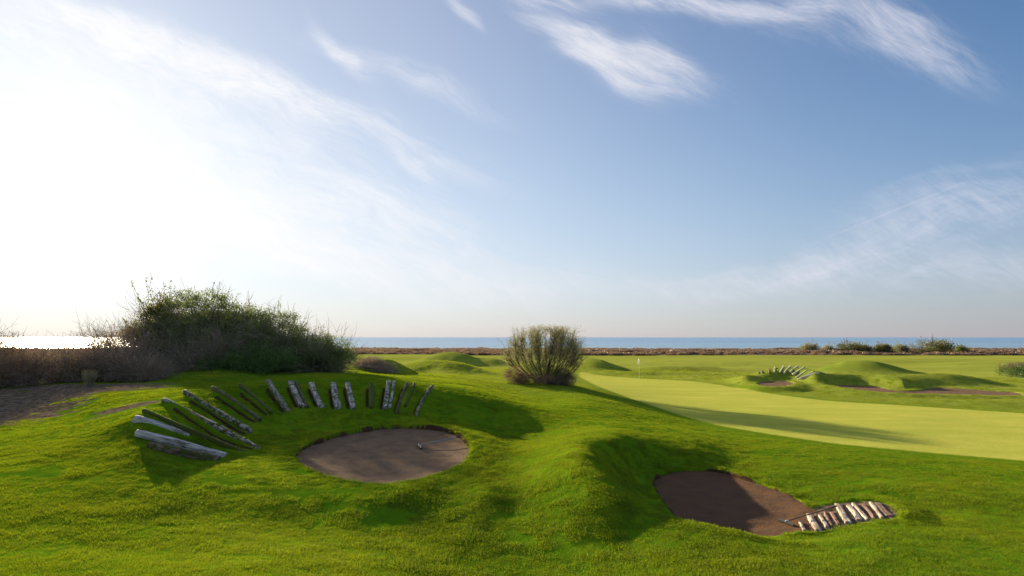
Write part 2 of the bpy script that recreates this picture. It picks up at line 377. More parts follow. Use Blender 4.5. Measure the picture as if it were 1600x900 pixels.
def hit(px, py, d0=6.0, d1=140.0, fine=True):
    """first place where the line of sight through a photo position meets the ground"""
    D = np.exp(np.linspace(math.log(d0), math.log(d1), 900))
    X = (px - 800) * D / F; zr = ZC - (py - HZ) * D / F
    h = height(X, D, fine); k = np.where(zr <= h)[0]
    if len(k) == 0: i = int(np.argmin(zr - h)); return np.array([X[i], D[i], h[i]])
    i = k[0]
    if i == 0: return np.array([X[0], D[0], h[0]])
    a, b = zr[i - 1] - h[i - 1], zr[i] - h[i]; t = a / (a - b + 1e-9)
    Dd = D[i - 1] + (D[i] - D[i - 1]) * t
    return np.array([(px - 800) * Dd / F, Dd, ZC - (py - HZ) * Dd / F])

# ------------------------------------------------------------------ mesh + object helpers
def mesh_np(name, V, Fc, attrs=None, smooth=False, mat=None, fsize=None):
    """V (n,3), Fc (m,k) -> mesh"""
    me = bpy.data.meshes.new(name); V = np.asarray(V, np.float32)
    me.vertices.add(len(V)); me.vertices.foreach_set('co', V.ravel())
    if Fc is not None and len(Fc):
        Fc = np.asarray(Fc, np.int32); m, k = Fc.shape
        me.loops.add(m * k); me.loops.foreach_set('vertex_index', Fc.ravel())
        me.polygons.add(m); me.polygons.foreach_set('loop_start', np.arange(0, m * k, k, dtype=np.int32))
        me.polygons.foreach_set('loop_total', np.full(m, k, np.int32))
    me.update(calc_edges=True)
    if smooth and len(me.polygons): me.polygons.foreach_set('use_smooth', np.ones(len(me.polygons), bool))
    for k, v in (attrs or {}).items():
        v = np.asarray(v, np.float32)
        if v.ndim == 2: a = me.attributes.new(k, 'FLOAT_VECTOR', 'POINT'); a.data.foreach_set('vector', v.ravel())
        else: a = me.attributes.new(k, 'FLOAT', 'POINT'); a.data.foreach_set('value', v)
    if mat: me.materials.append(mat)
    return me

def link(name, me, parent=None, label=None, cat=None, group=None, kind=None):
    o = bpy.data.objects.new(name, me); C.objects.link(o)
    if parent is not None: o.parent = parent
    tag(o, label, cat, group, kind); return o
def tag(o, label=None, cat=None, group=None, kind=None):
    if label: o['label'] = label
    if cat: o['category'] = cat
    if group: o['group'] = group
    if kind: o['kind'] = kind
def thing(name, loc, label, cat, group=None):
    o = bpy.data.objects.new(name, None); C.objects.link(o); o.location = loc; o.empty_display_size = .3
    tag(o, label, cat, group); return o

def new_mat(name):
    m = bpy.data.materials.new(name); m.use_nodes = True; m.node_tree.nodes.clear()
    g = NT(m.node_tree); out = g.new('ShaderNodeOutputMaterial'); return m, g, out
def principled(g, out, color, rough=.8, spec=.3, normal=None, **kw):
    b = g.new('ShaderNodeBsdfPrincipled'); g.put(b.inputs['Base Color'], color); g.put(b.inputs['Roughness'], rough)
    b.inputs['Specular IOR Level'].default_value = spec
    if normal is not None: g.put(b.inputs['Normal'], normal)
    g.l.new(b.outputs[0], out.inputs[0]); return b
def bump(g, h, strength, dist):
    n = g.new('ShaderNodeBump'); g.put(n.inputs['Height'], h); n.inputs['Strength'].default_value = strength
    n.inputs['Distance'].default_value = dist; return n.outputs[0]
def wpos(g): return g.new('ShaderNodeNewGeometry').outputs['Position']

# ------------------------------------------------------------------ materials
def grass_colour(g, pos):
    """slow changes of the turf: lush, dry and yellowed patches"""
    n1 = g.noise(pos, .35, 4, .6); n2 = g.noise(pos, 1.7, 4, .65)
    a = g.ramp(g.math('ADD', g.math('MULTIPLY', n1, .6), g.math('MULTIPLY', n2, .4)),
               [(.30, (.050, .155, .005)), (.48, (.110, .215, .007)), (.66, (.215, .265, .010))])
    return a

def mat_ground():
    m, g, out = new_mat('turf'); pos = wpos(g)
    rough = grass_colour(g, pos)
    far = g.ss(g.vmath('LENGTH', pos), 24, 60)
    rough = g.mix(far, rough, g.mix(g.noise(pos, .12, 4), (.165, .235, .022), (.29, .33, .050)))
    sw = g.noise(g.mapping(pos, scale=(.022, .16, 1), rot=(0, 0, -.06)), 1.0, 4, .6)
    rough = g.mix(g.math('MULTIPLY', far, g.ss(sw, .46, .62)), rough, g.mix(.45, rough, (.06, .14, .006)))
    n = g.noise(pos, 9, 5, .7); rough = g.mix(g.ss(n, .35, .7), g.mix(.25, rough, (.02, .03, .004)), rough)
    # mown fringe and putting surface with faint mowing bands
    gs = g.attr('green')
    band = g.noise(g.mapping(pos, scale=(.12, .9, 1), rot=(0, 0, .12)), 1.0, 3, .5)
    gcol = g.mix(g.ss(band, .35, .65), (.40, .42, .062), (.49, .475, .080))
    gcol = g.mix(g.ss(g.noise(pos, .45, 4, .65), .38, .66), g.mix(.35, gcol, (.30, .38, .05)), gcol)
    gcol = g.mix(g.ss(g.noise(pos, 14, 4, .7), .3, .7), g.mix(.25, gcol, (.10, .14, .02)), gcol)
    fr = g.mix(g.ss(g.noise(pos, 5, 4), .3, .7), (.10, .175, .008), (.14, .215, .010))
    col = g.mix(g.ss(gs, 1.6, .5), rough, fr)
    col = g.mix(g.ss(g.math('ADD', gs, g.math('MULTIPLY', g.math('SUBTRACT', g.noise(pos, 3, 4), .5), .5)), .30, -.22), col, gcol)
    # bare sandy soil
    soil = g.mix(g.ss(g.noise(pos, 4.5, 7, .8), .35, .68), (.055, .040, .028), (.26, .19, .13))
    wob = g.math('MULTIPLY', g.math('SUBTRACT', g.noise(g.mapping(pos, scale=(.6, 1.8, 1)), 1.3, 6, .75), .5), 2.2)
    col = g.mix(g.ss(g.math('ADD', g.attr('dirt'), wob), .45, .70), col, soil)
    col = g.mix(g.ss(g.attr('lip'), .3, .7), col, g.mix(g.noise(pos, 12, 3), (.035, .022, .012), (.10, .06, .035)))  # dark soil of lips and grooves, with undercut shade put into its colour
    # shore strip
    sep = g.new('ShaderNodeSeparateXYZ'); g.put(sep.inputs[0], pos)
    col = g.mix(g.ss(sep.outputs[1], 133.0, 137.0), col, g.mix(g.noise(pos, .5, 5), (.13, .085, .065), (.26, .18, .14)))
    h = g.math('ADD', g.noise(pos, 22, 3, .6), g.math('MULTIPLY', g.noise(pos, 4, 4), 1.2))
    bs = bump(g, h, .5, .03)
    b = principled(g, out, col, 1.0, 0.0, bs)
    # the nap of short mown turf catches low light
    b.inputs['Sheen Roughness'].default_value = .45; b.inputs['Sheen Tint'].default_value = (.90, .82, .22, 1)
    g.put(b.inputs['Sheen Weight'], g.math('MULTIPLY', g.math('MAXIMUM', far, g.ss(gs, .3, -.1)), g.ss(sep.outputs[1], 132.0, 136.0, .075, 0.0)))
    return m

def mat_blade():
    m, g, out = new_mat('grass_blade'); pos = wpos(g)
    base = grass_colour(g, pos)
    oi = g.new('ShaderNodeObjectInfo').outputs['Random']
    t = g.attr('tint')
    c = g.mix(g.ss(t, .80, .97), base, (.26, .25, .06))
    c = g.mix(g.math('MULTIPLY', t, .35), c, (.05, .12, .008))
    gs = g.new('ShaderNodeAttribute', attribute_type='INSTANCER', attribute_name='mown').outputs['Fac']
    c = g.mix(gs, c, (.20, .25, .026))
    dif = g.new('ShaderNodeBsdfDiffuse'); g.put(dif.inputs[0], c)
    tr = g.new('ShaderNodeBsdfTranslucent'); g.put(tr.inputs[0], g.mix(.5, c, (.44, .50, .006)))
    mx = g.new('ShaderNodeMixShader'); mx.inputs[0].default_value = .50
    g.l.new(dif.outputs[0], mx.inputs[1]); g.l.new(tr.outputs[0], mx.inputs[2])
    gl = g.new('ShaderNodeBsdfGlossy'); gl.inputs['Roughness'].default_value = .45; g.put(gl.inputs[0], (.8, .85, .6))
    m2 = g.new('ShaderNodeMixShader'); m2.inputs[0].default_value = .012
    g.l.new(mx.outputs[0], m2.inputs[1]); g.l.new(gl.outputs[0], m2.inputs[2])
    g.l.new(m2.outputs[0], out.inputs[0]); return m

def mat_sand(name, c1, c2):
    m, g, out = new_mat(name); pos = wpos(g)
    rk = g.noise(g.mapping(pos, scale=(1.0, 11, 1), rot=(0, 0, .25)), 2.6, 4, .6, 1.6)
    lump = g.noise(pos, 5.5, 4, .6)
    n = g.noise(pos, 30, 4, .7)
    col = g.mix(n, c1, c2)
    col = g.mix(g.ss(g.noise(pos, 2.2, 4), .4, .7), col, g.mix(.35, col, (.08, .06, .05)))
    h = g.math('ADD', g.math('MULTIPLY', rk, 1.5), g.math('ADD', g.math('MULTIPLY', n, 1.0), g.math('MULTIPLY', lump, 1.6)))
    principled(g, out, col, .95, .1, bump(g, h, 1.0, .045)); return m

def mat_leaf(name, stops, trans=.3, tcol=(.25, .32, .04)):
    m, g, out = new_mat(name)
    c = g.ramp(g.attr('tint'), stops)
    dif = g.new('ShaderNodeBsdfDiffuse'); g.put(dif.inputs[0], c)
    tr = g.new('ShaderNodeBsdfTranslucent'); g.put(tr.inputs[0], g.mix(.6, c, tcol))
    mx = g.new('ShaderNodeMixShader'); mx.inputs[0].default_value = trans
    g.l.new(dif.outputs[0], mx.inputs[1]); g.l.new(tr.outputs[0], mx.inputs[2])
    gl = g.new('ShaderNodeBsdfGlossy'); gl.inputs['Roughness'].default_value = .4
    m2 = g.new('ShaderNodeMixShader'); m2.inputs[0].default_value = .04
    g.l.new(mx.outputs[0], m2.inputs[1]); g.l.new(gl.outputs[0], m2.inputs[2])
    g.l.new(m2.outputs[0], out.inputs[0]); return m

def mat_twig(name, a, b):
    m, g, out = new_mat(name)
    principled(g, out, g.ramp(g.attr('tint'), [(0, a), (1, b)]), .85, .15); return m

def mat_wood(name, pale, mid, dark, moss_amt):
    """weathered timber: silvered grain, dark cracks, moss on top"""
    m, g, out = new_mat(name)
    oc = g.new('ShaderNodeTexCoord').outputs['Object']; pos = wpos(g)
    off = g.vmath('ADD', oc, g.vmath('MULTIPLY', g.new('ShaderNodeObjectInfo').outputs['Location'], (3.1, 2.3, 1.7)))
    grain = g.noise(g.mapping(off, scale=(1.6, 26, 26)), 1.0, 5, .65, .4)
    blot = g.noise(g.mapping(off, scale=(2.2, 7, 7)), 1.0, 5, .65)
    col = g.ramp(grain, [(.33, dark), (.46, mid), (.60, pale)])
    col = g.mix(g.ss(blot, .48, .64), col, g.mix(.75, col, dark))
    crack = g.ss(g.noise(g.mapping(off, scale=(.9, 40, 40)), 1.0, 3, .5), .36, .30)
    col = g.mix(crack, col, (.015, .012, .010))
    mo = g.ss(g.noise(pos, 7, 5, .7), .62 - moss_amt * .32, .72 - moss_amt * .32)
    col = g.mix(mo, col, g.mix(g.noise(pos, 40, 2), (.035, .06, .008), (.10, .11, .015)))
    h = g.math('SUBTRACT', g.math('ADD', grain, g.math('MULTIPLY', mo, .6)), g.math('MULTIPLY', crack, 1.2))
    principled(g, out, col, .85, .2, bump(g, h, .8, .02)); return m

def mat_plain(name, col, rough=.6, metal=0.0, var=.15):
    m, g, out = new_mat(name)
    n = g.noise(g.new('ShaderNodeTexCoord').outputs['Object'], 9, 4)
    c = g.mix(g.math('MULTIPLY', n, var * 2), col, tuple(x * .45 for x in col))
    b = principled(g, out, c, rough, .4); b.inputs['Metallic'].default_value = metal; return m

def mat_sea():
    m, g, out = new_mat('sea_water'); pos = wpos(g)
    h1 = g.noise(g.mapping(pos, scale=(.05, .11, 1)), 1.0, 5, .6, .3)
    h2 = g.noise(g.mapping(pos, scale=(.5, 1.2, 1)), 1.0, 4, .65, .3)
    h = g.math('ADD', g.math('MULTIPLY', h1, 2.0), g.math('MULTIPLY', h2, .35))
    band = g.noise(g.mapping(pos, scale=(.0006, .006, 1)), 1.0, 4, .55)
    col = g.mix(g.ss(band, .35, .65), (.15, .29, .46), (.24, .40, .56))
    sep = g.new('ShaderNodeSeparateXYZ'); g.put(sep.inputs[0], pos)
    col = g.mix(g.ss(sep.outputs[1], 700, 250, 0, .55), col, (.32, .48, .54))
    principled(g, out, col, .30, .5, bump(g, h, .9, 1.0)); return m

M_GROUND = mat_ground(); M_BLADE = mat_blade()
M_SAND = mat_sand('bunker_sand_left', (.235, .140, .080), (.345, .225, .135))  # left bunker sand, the paler base colour
M_SAND2 = mat_sand('bunker_sand_right_shade', (.14, .068, .030), (.235, .130, .070))  # right bunker sand, its deep shade put into the darker colour
M_SANDF = mat_sand('bunker_sand_far', (.17, .095, .055), (.27, .165, .10))

# ------------------------------------------------------------------ sleeper ends, found on the smooth ground (before turf is heaped on them)
log_pts = []
for (a, b, w, look) in LOGS_LEFT:
    A = hit(a[0], a[1] + (3 if look != 'x' else 0), 10, 40, False); B = hit(b[0], b[1], 10, 40, False)
    log_pts.append((A, B, w, look))
# fix the four free-standing ones at the end of the row: their outer ends jut out of the bank
def fixlog(i, D0, D1):
    (a, b, w, look) = LOGS_LEFT[i]
    log_pts[i] = (np.array(P(a[0], a[1], D0)), np.array(P(b[0], b[1], D1)), w, look)
fixlog(0, 14.6, 15.0); fixlog(1, 15.0, 15.45); fixlog(2, 15.9, 16.2); fixlog(3, 16.4, 15.95)
for i, (A, B, w, look) in enumerate(log_pts):
    if 3 <= i <= 8: _log_ridge.append((A[:2].copy(), B[:2].copy(), .15, .15 if i > 3 else .08))
    if 3 < i <= 8:
        e_ = (B - A)[:2]; n_ = np.array([-e_[1], e_[0]]) / np.linalg.norm(e_); n_ = n_ if n_[0] < 0 else -n_
        _grooves.append((A[:2] + n_ * .17 + e_ * .12, B[:2] + n_ * .15))
    elif i > 8:
        _log_ridge.append((A[:2].copy(), B[:2].copy(), .26, .06))
        if i not in (10, 16, 18):
            e_ = (B - A)[:2]; n_ = np.array([-e_[1], e_[0]]) / np.linalg.norm(e_); n_ = -n_ if n_[0] > 0 else n_
            _grooves.append((A[:2] + n_ * (w * .5 + .05) + e_ * .12, B[:2] + n_ * (w * .5 + .04) - e_ * .05))

STEPS = [((1250.4, 816), (1257.5, 830), .10, 'pale', 0), ((1265, 804), (1280, 830), .19, 'pale', 1), ((1281, 806), (1293, 824), .11, 'pale', 2), ((1289, 800), (1301, 821), .09, 'red', 3),
         ((1299, 800), (1311, 819), .10, 'red', 4), ((1309, 788), (1326, 817), .19, 'pale', 5), ((1326, 790), (1343, 813), .16, 'pale', 6), ((1333, 787), (1356, 813), .11, 'pale', 7),
         ((1349, 788), (1365, 810), .11, 'red', 8), ((1360, 785), (1379, 809.5), .11, 'pale', 9), ((1370, 786), (1391, 806), .24, 'red', 10)]
def step_pt(px, py, k):
    z = .12 + k / 10 * .17
    return np.array(PZ(px, py, z))
step_pts = [(step_pt(a[0], a[1], k), step_pt(b[0], b[1], k), w, look) for (a, b, w, look, k) in STEPS]
# the stepped path is cut into the turf
STEP_POLY = smooth_poly([step_pts[0][1][:2] + (-.15, -.1), step_pts[0][0][:2] + (-.3, .3), step_pts[5][0][:2] + (0, .10), step_pts[-1][0][:2] + (.1, .08),
                         step_pts[-1][1][:2] + (.12, -.02), step_pts[5][1][:2] + (0, -.06)], 60)
def step_plane(X, Y):
    A = np.array([[p[0], p[1], 1] for s in step_pts for p in (s[0], s[1])]); b = np.array([p[2] for s in step_pts for p in (s[0], s[1])])
    global _sp
    try: _sp
    except NameError: _sp = np.linalg.lstsq(A, b, rcond=None)[0]
    return _sp[0] * X + _sp[1] * Y + _sp[2]
def cut_steps(z, X, Y):
    sd = poly_sd(STEP_POLY, X, Y, 2.0)
    pl = step_plane(X, Y) - .02 + .015 * vnoise(X / .11, Y / .11, 31)
    k = sstep(sd, 0.02, .13)
    lim = pl + .05
    k2 = sstep(sd, .10, .9)
    z2 = pl * (1 - k) + (np.maximum(np.minimum(z, 9), lim) * (1 - k2) + z * k2) * k
    return np.where(sd < .9, z2, z)
_cut.append(cut_steps)

# ------------------------------------------------------------------ ground sheet
def seg_dist(X, Y, a, b):
    e = b - a; t = np.clip(((X - a[0]) * e[0] + (Y - a[1]) * e[1]) / (e @ e), .05, .97)
    return np.hypot(X - a[0] - t * e[0], Y - a[1] - t * e[1])
def build_ground():
    fine = np.radians(np.arange(-47, 47.001, .095)); c1 = np.radians(np.arange(47.6, 180, 2.2))
    th = np.r_[-c1[::-1], fine, c1, math.pi * 2 - c1[-1] * 1.0]; th = th[:-1]
    r = [0.0]; x = .8
    while x < 6: r.append(x); x *= 1.03
    while x < 32: r.append(x); x *= 1.0034
    while x < 60: r.append(x); x *= 1.0042
    while x < 140: r.append(x); x *= 1.008
    while x < 700: r.append(x); x *= 1.03
    r = np.array(r[1:])
    T, R = np.meshgrid(th, r); X = R * np.sin(T); Y = R * np.cos(T)
    Z = height(X, Y)
    n, m = X.shape
    V = np.c_[X.ravel(), Y.ravel(), Z.ravel()]
    V = np.vstack([V, [0, 0, float(height(np.array([0.]), np.array([0.]))[0])]])
    idx = np.arange(n * m).reshape(n, m); nx = np.roll(idx, -1, axis=1)
    Fq = np.stack([idx[:-1], idx[1:], nx[1:], nx[:-1]], -1).reshape(-1, 4)[:, ::-1]
    cap = np.stack([idx[0], nx[0], np.full(m, n * m), np.full(m, n * m)], -1)
    # quads only: close the centre with a small ring below the camera (degenerate quads avoided by midpoints)
    xs, ys = V[:, 0], V[:, 1]
    green = poly_sd(GREEN, xs, ys, 3.0)
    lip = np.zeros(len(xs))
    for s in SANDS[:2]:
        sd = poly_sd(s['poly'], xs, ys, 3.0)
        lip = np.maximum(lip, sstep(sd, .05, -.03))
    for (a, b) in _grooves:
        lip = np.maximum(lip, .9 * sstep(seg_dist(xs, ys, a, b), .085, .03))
    dirt = np.zeros(len(xs))
    for (a, b, D, rx, ry, st) in DIRT:
        cx = (a - 800) * D / F
        q = np.sqrt(((xs - cx) / rx) ** 2 + ((ys - D) / ry) ** 2)
        dirt = np.maximum(dirt, st * sstep(q, 1.25, .35))
    dirt = np.maximum(dirt, sstep(poly_sd(STEP_POLY, xs, ys, 2.0), .12, -.02) * .9)
    me = mesh_np('ground', V[:-1], Fq, dict(green=green[:-1], lip=lip[:-1], dirt=dirt[:-1]), True, M_GROUND)
    link('ground', me, kind='structure')
    return
DIRT = [(60, 615, 24, 6.5, 4.2, 1.0), (-60, 640, 20, 5.0, 3.0, .95), (170, 612, 23.5, 3.6, 1.9, .95), (200, 640, 18.6, 1.5, 1.1, .8), (20, 650, 19, 2.2, 1.2, .7), (655, 581, 51, 3.0, 2.6, .55)]
build_ground()

def build_sea():
    xs = np.r_[-90000, -30000, -9000, -3000, -1200, -600, 0, 600, 1200, 3000, 9000, 30000, 90000.]
    ys = np.r_[215, 260, 320, 400, 600, 1000, 2000, 5000, 12000, 40000, 120000.]
    X, Y = np.meshgrid(xs, ys); n, m = X.shape; i = np.arange(n * m).reshape(n, m)
    Fq = np.stack([i[:-1, :-1], i[:-1, 1:], i[1:, 1:], i[1:, :-1]], -1).reshape(-1, 4)
    link('sea', mesh_np('sea', np.c_[X.ravel(), Y.ravel(), np.full(X.size, -1.6)], Fq, mat=mat_sea()), kind='structure')
build_sea()

def build_sand(s, mat):
    poly = s['poly']; c = poly.mean(0); n = len(poly); rings = 40
    ts = np.linspace(0.02, 1.0, rings); V = []
    ext = 1 + .10 / np.linalg.norm(poly - c, axis=1).mean()
    for t in ts: V.append(c + (poly - c) * t * ext)
    V = np.vstack(V); X, Y = V[:, 0], V[:, 1]
    sd = poly_sd(poly, X, Y, 1.0)
    z = sand_z(s, X, Y) + .05 * sstep(sd, -.7, 0) + .012 * vnoise(X / .5, Y / .3, 21) + .006 * vnoise(X / .12, Y / .1, 22)
    idx = np.arange(rings * n).reshape(rings, n); nx = np.roll(idx, -1, 1)
    Fq = np.stack([idx[:-1], nx[:-1], nx[1:], idx[1:]], -1).reshape(-1, 4)
    k = n // 2
    inner = np.array([[idx[0][i], idx[0][i + 1], idx[0][n - 2 - i], idx[0][n - 1 - i]] for i in range(k - 1)])
    Fq = np.vstack([Fq, inner])
    me = mesh_np('bunker_sand', np.c_[V, z], Fq, None, True, mat)
    me.validate()
    import bmesh
    bm = bmesh.new(); bm.from_mesh(me); bmesh.ops.recalc_face_normals(bm, faces=bm.faces)
    if sum(f.normal.z for f in bm.faces) < 0: bmesh.ops.reverse_faces(bm, faces=bm.faces)
    bm.to_mesh(me); bm.free()
    link('bunker_sand', me, kind='structure')
build_sand(SANDS[0], M_SAND); build_sand(SANDS[1], M_SAND2); build_sand(SANDS[2], M_SANDF); build_sand(SANDS[3], M_SANDF)

# ------------------------------------------------------------------ vegetation generators
def tubes(paths, radii, sides=3):
    """paths (N,K,3), radii (N,K) -> V,F,paramT"""
    N, K, _ = paths.shape
    tan = np.gradient(paths, axis=1); tan /= np.linalg.norm(tan, axis=2, keepdims=True) + 1e-9
    ref = np.where(np.abs(tan[..., 2:3]) > .9, np.array([1., 0, 0]), np.array([0, 0, 1.]))
    u = np.cross(tan, ref); u /= np.linalg.norm(u, axis=2, keepdims=True) + 1e-9; v = np.cross(tan, u)
    a = np.arange(sides) * 2 * math.pi / sides
    V = paths[:, :, None] + radii[:, :, None, None] * (np.cos(a)[None, None, :, None] * u[:, :, None] + np.sin(a)[None, None, :, None] * v[:, :, None])
    idx = np.arange(N * K * sides).reshape(N, K, sides); nx = np.roll(idx, -1, 2)
    Fq = np.stack([idx[:, :-1], nx[:, :-1], nx[:, 1:], idx[:, 1:]], -1).reshape(-1, 4)
    return V.reshape(-1, 3), Fq

def quads(Pt, size, r, up=.3, asp=.5, direc=None):
    N = len(Pt); d = r.normal(size=(N, 3)) if direc is None else direc + r.normal(size=(N, 3)) * .5
    d[:, 2] += up; d /= np.linalg.norm(d, axis=1, keepdims=True)
    s = np.cross(d, r.normal(size=(N, 3))); s /= np.linalg.norm(s, axis=1, keepdims=True) + 1e-9
    L = (size * r.uniform(.6, 1.35, N))[:, None]; w = L * asp
    V = np.stack([Pt, Pt + d * L * .5 + s * w * .5, Pt + d * L, Pt + d * L * .5 - s * w * .5], 1)
    return V.reshape(-1, 3), np.arange(N * 4).reshape(N, 4)

def bez(a, b, sag, r, K=4):
    N = len(a); t = np.linspace(0, 1, K)[None, :, None]
    mid = (a + b) / 2 + sag + r.normal(size=(N, 3)) * .08 * np.linalg.norm(b - a, axis=1, keepdims=True)
    return (1 - t) ** 2 * a[:, None] + 2 * t * (1 - t) * mid[:, None] + t ** 2 * b[:, None]

def ellipsoid_pts(n, r, shell=.35):
    d = r.normal(size=(n, 3)); d /= np.linalg.norm(d, axis=1, keepdims=True)
    return d * (r.uniform(0, 1, n) ** shell)[:, None], d

def make_shrub(name, label, cat, lobes, leafmat, twigmat, seed, clusters=60, per=60, csize=.28, leaf=.07, twigs=150, tw_len=.5, tw_r=.012, shoots=0, group=None,
               leaf_asp=.5, up=.3, ground=True, flat=.15, shoot_len=.6):
    """lobes: world ellipsoids (cx,cy,cz,rx,ry,rz). Stems start near the base, twigs end past the leaf mass, leaves gather in clumps."""
    r = np.random.default_rng(seed); lobes = np.array(lobes, float)
    vol = lobes[:, 3] * lobes[:, 4] * lobes[:, 5]; vol = (vol ** .75); pr = vol / vol.sum()
    base = np.array([np.average(lobes[:, 0], weights=pr), np.average(lobes[:, 1], weights=pr), 0]); base[2] = float(height(base[:1], base[1:2])[0])
    root = thing(name, base, label, cat, group)
    def pick(n, shell):
        li = r.choice(len(lobes), n, p=pr); q, d = ellipsoid_pts(n, r, shell)
        L = lobes[li]; p = L[:, :3] + q * L[:, 3:6]
        rr = 1 + .18 * vnoise(p[:, 0] * 1.3 + seed, p[:, 1] * 1.3 + p[:, 2], seed)
        p = L[:, :3] + (p - L[:, :3]) * rr[:, None]
        return p, d, L
    # foliage
    cpz, cd, _ = pick(clusters, .33)
    gz = height(cpz[:, 0], cpz[:, 1], False)
    cpz[:, 2] = np.maximum(cpz[:, 2], gz + r.uniform(.0, .2, clusters))
    tint_c = r.uniform(.1, .9, clusters)
    p = cpz[:, None] + r.normal(size=(clusters, per, 3)) * np.array([csize, csize, csize * .7]) * r.uniform(.5, 1.3, (clusters, 1, 1))
    tt = np.repeat(tint_c, per) * .6 + r.uniform(0, .4, clusters * per); p = p.reshape(-1, 3)
    dirs = np.repeat(cd, per, 0)
    # leafy shoots that break the outline
    ext_paths = None
    if shoots:
        sp, sdv, L = pick(shoots, .05)
        keep = sdv[:, 2] > -.1; sp = sp[keep]; sdv = sdv[keep]
        tip = sp + (sdv * .5 + np.array([0, 0, .9])) * (shoot_len * r.uniform(.4, 1.2, len(sp)))[:, None]
        ext_paths = bez(sp - sdv * .3, tip, 0, r, 4)
        k = 16; t = r.uniform(.6, 3, (len(sp), k)); i0 = np.minimum(t.astype(int), 2); fr = (t - i0)[..., None]; ar = np.arange(len(sp))[:, None]
        q = ext_paths[ar, i0] * (1 - fr) + ext_paths[ar, i0 + 1] * fr + r.normal(size=(len(sp), k, 3)) * .035
        p = np.vstack([p, q.reshape(-1, 3)]); tt = np.r_[tt, np.repeat(r.uniform(.4, 1, len(sp)), k)]; dirs = np.vstack([dirs, np.repeat(sdv, k, 0)])
    gz = height(p[:, 0], p[:, 1], False); ok = p[:, 2] > gz + .01; p = p[ok]; tt = tt[ok]; dirs = dirs[ok]
    V, Fq = quads(p, leaf, r, up, leaf_asp, dirs * .8)
    o = link('foliage', mesh_np('foliage', V - base, Fq, dict(tint=np.repeat(tt, 4)), False, leafmat), root)
    # branches
    if twigs:
        b, d, L = pick(twigs, .12)
        foot = L[:, :3] * 1.0; foot[:, :2] = base[:2] * .35 + foot[:, :2] * .65 + r.normal(size=(twigs, 2)) * .25
        foot[:, 2] = height(foot[:, 0], foot[:, 1], False) - .05
        tipp = b + d * tw_len * r.uniform(-.3, 1, (twigs, 1)); tipp[:, 2] = np.maximum(tipp[:, 2], height(tipp[:, 0], tipp[:, 1], False) + .1)
        path = bez(foot, tipp, np.array([0, 0, .25]), r, 5)
        rad = np.linspace(1.0, .25, 5)[None] * (tw_r * r.uniform(.6, 1.6, (twigs, 1)))
        V1, F1 = tubes(path, rad); T1 = np.repeat(r.uniform(0, 1, twigs), 15)
        # side twigs
        ns = twigs * 4; which = r.integers(0, twigs, ns); s0 = path[which, r.integers(2, 5, ns)]
        e0 = s0 + (d[which] * .6 + r.normal(size=(ns, 3)) * .5 + np.array([0, 0, .25])) * tw_len * .8
        e0[:, 2] = np.maximum(e0[:, 2], height(e0[:, 0], e0[:, 1], False) + .05)
        p2 = bez(s0, e0, 0, r, 3); V2, F2 = tubes(p2, np.linspace(.6, .3, 3)[None] * tw_r * np.ones((ns, 1)))
        T2 = np.repeat(r.uniform(0, 1, ns), 9)
        Vs = [V1, V2]; Fs = [F1, F2 + len(V1)]; Ts = [T1, T2]
        if ext_paths is not None:
            V3, F3 = tubes(ext_paths, np.linspace(1.1, .6, 4)[None] * tw_r * np.ones((len(ext_paths), 1)))
            Fs.append(F3 + len(V1) + len(V2)); Vs.append(V3); Ts.append(np.full(len(V3), .4))
        link('branches', mesh_np('branches', np.vstack(Vs) - base, np.vstack(Fs), dict(tint=np.concatenate(Ts)), False, twigmat), root)
    return root

ML_DARK = mat_leaf('leaves_dark_green', [(0, (.05, .068, .030)), (.45, (.11, .14, .055)), (.8, (.21, .23, .10)), (1, (.34, .33, .17))], .42)
ML_LUSH = mat_leaf('leaves_lush_green', [(0, (.03, .08, .02)), (.5, (.07, .16, .035)), (1, (.14, .25, .06))], .35)
ML_OLIVE = mat_leaf('leaves_olive', [(0, (.05, .05, .018)), (.5, (.11, .105, .035)), (1, (.20, .18, .06))], .4, (.35, .34, .06))
ML_DRY = mat_leaf('leaves_dry_brown', [(0, (.14, .095, .060)), (.5, (.30, .21, .135)), (1, (.48, .36, .25))], .35, (.3, .2, .12))
ML_PINK = mat_leaf('leaves_pinkish_dry', [(0, (.10, .060, .045)), (.5, (.20, .125, .095)), (1, (.34, .23, .17))], .35, (.3, .2, .1))
ML_FEATHER = mat_leaf('leaves_feathery', [(0, (.10, .10, .05)), (.5, (.19, .19, .09)), (1, (.30, .28, .14))], .45, (.42, .40, .16))
MT_GREY = mat_twig('twigs_grey', (.16, .125, .09), (.44, .35, .27))
MT_BROWN = mat_twig('twigs_brown', (.06, .04, .03), (.17, .115, .08))

def lobe(px, py, D, wpx, hpx, dep):      # ellipsoid centred at a photo position and distance
    x, y, z = P(px, py, D); return (x, y, z, wpx * D / F, dep, hpx * D / F)

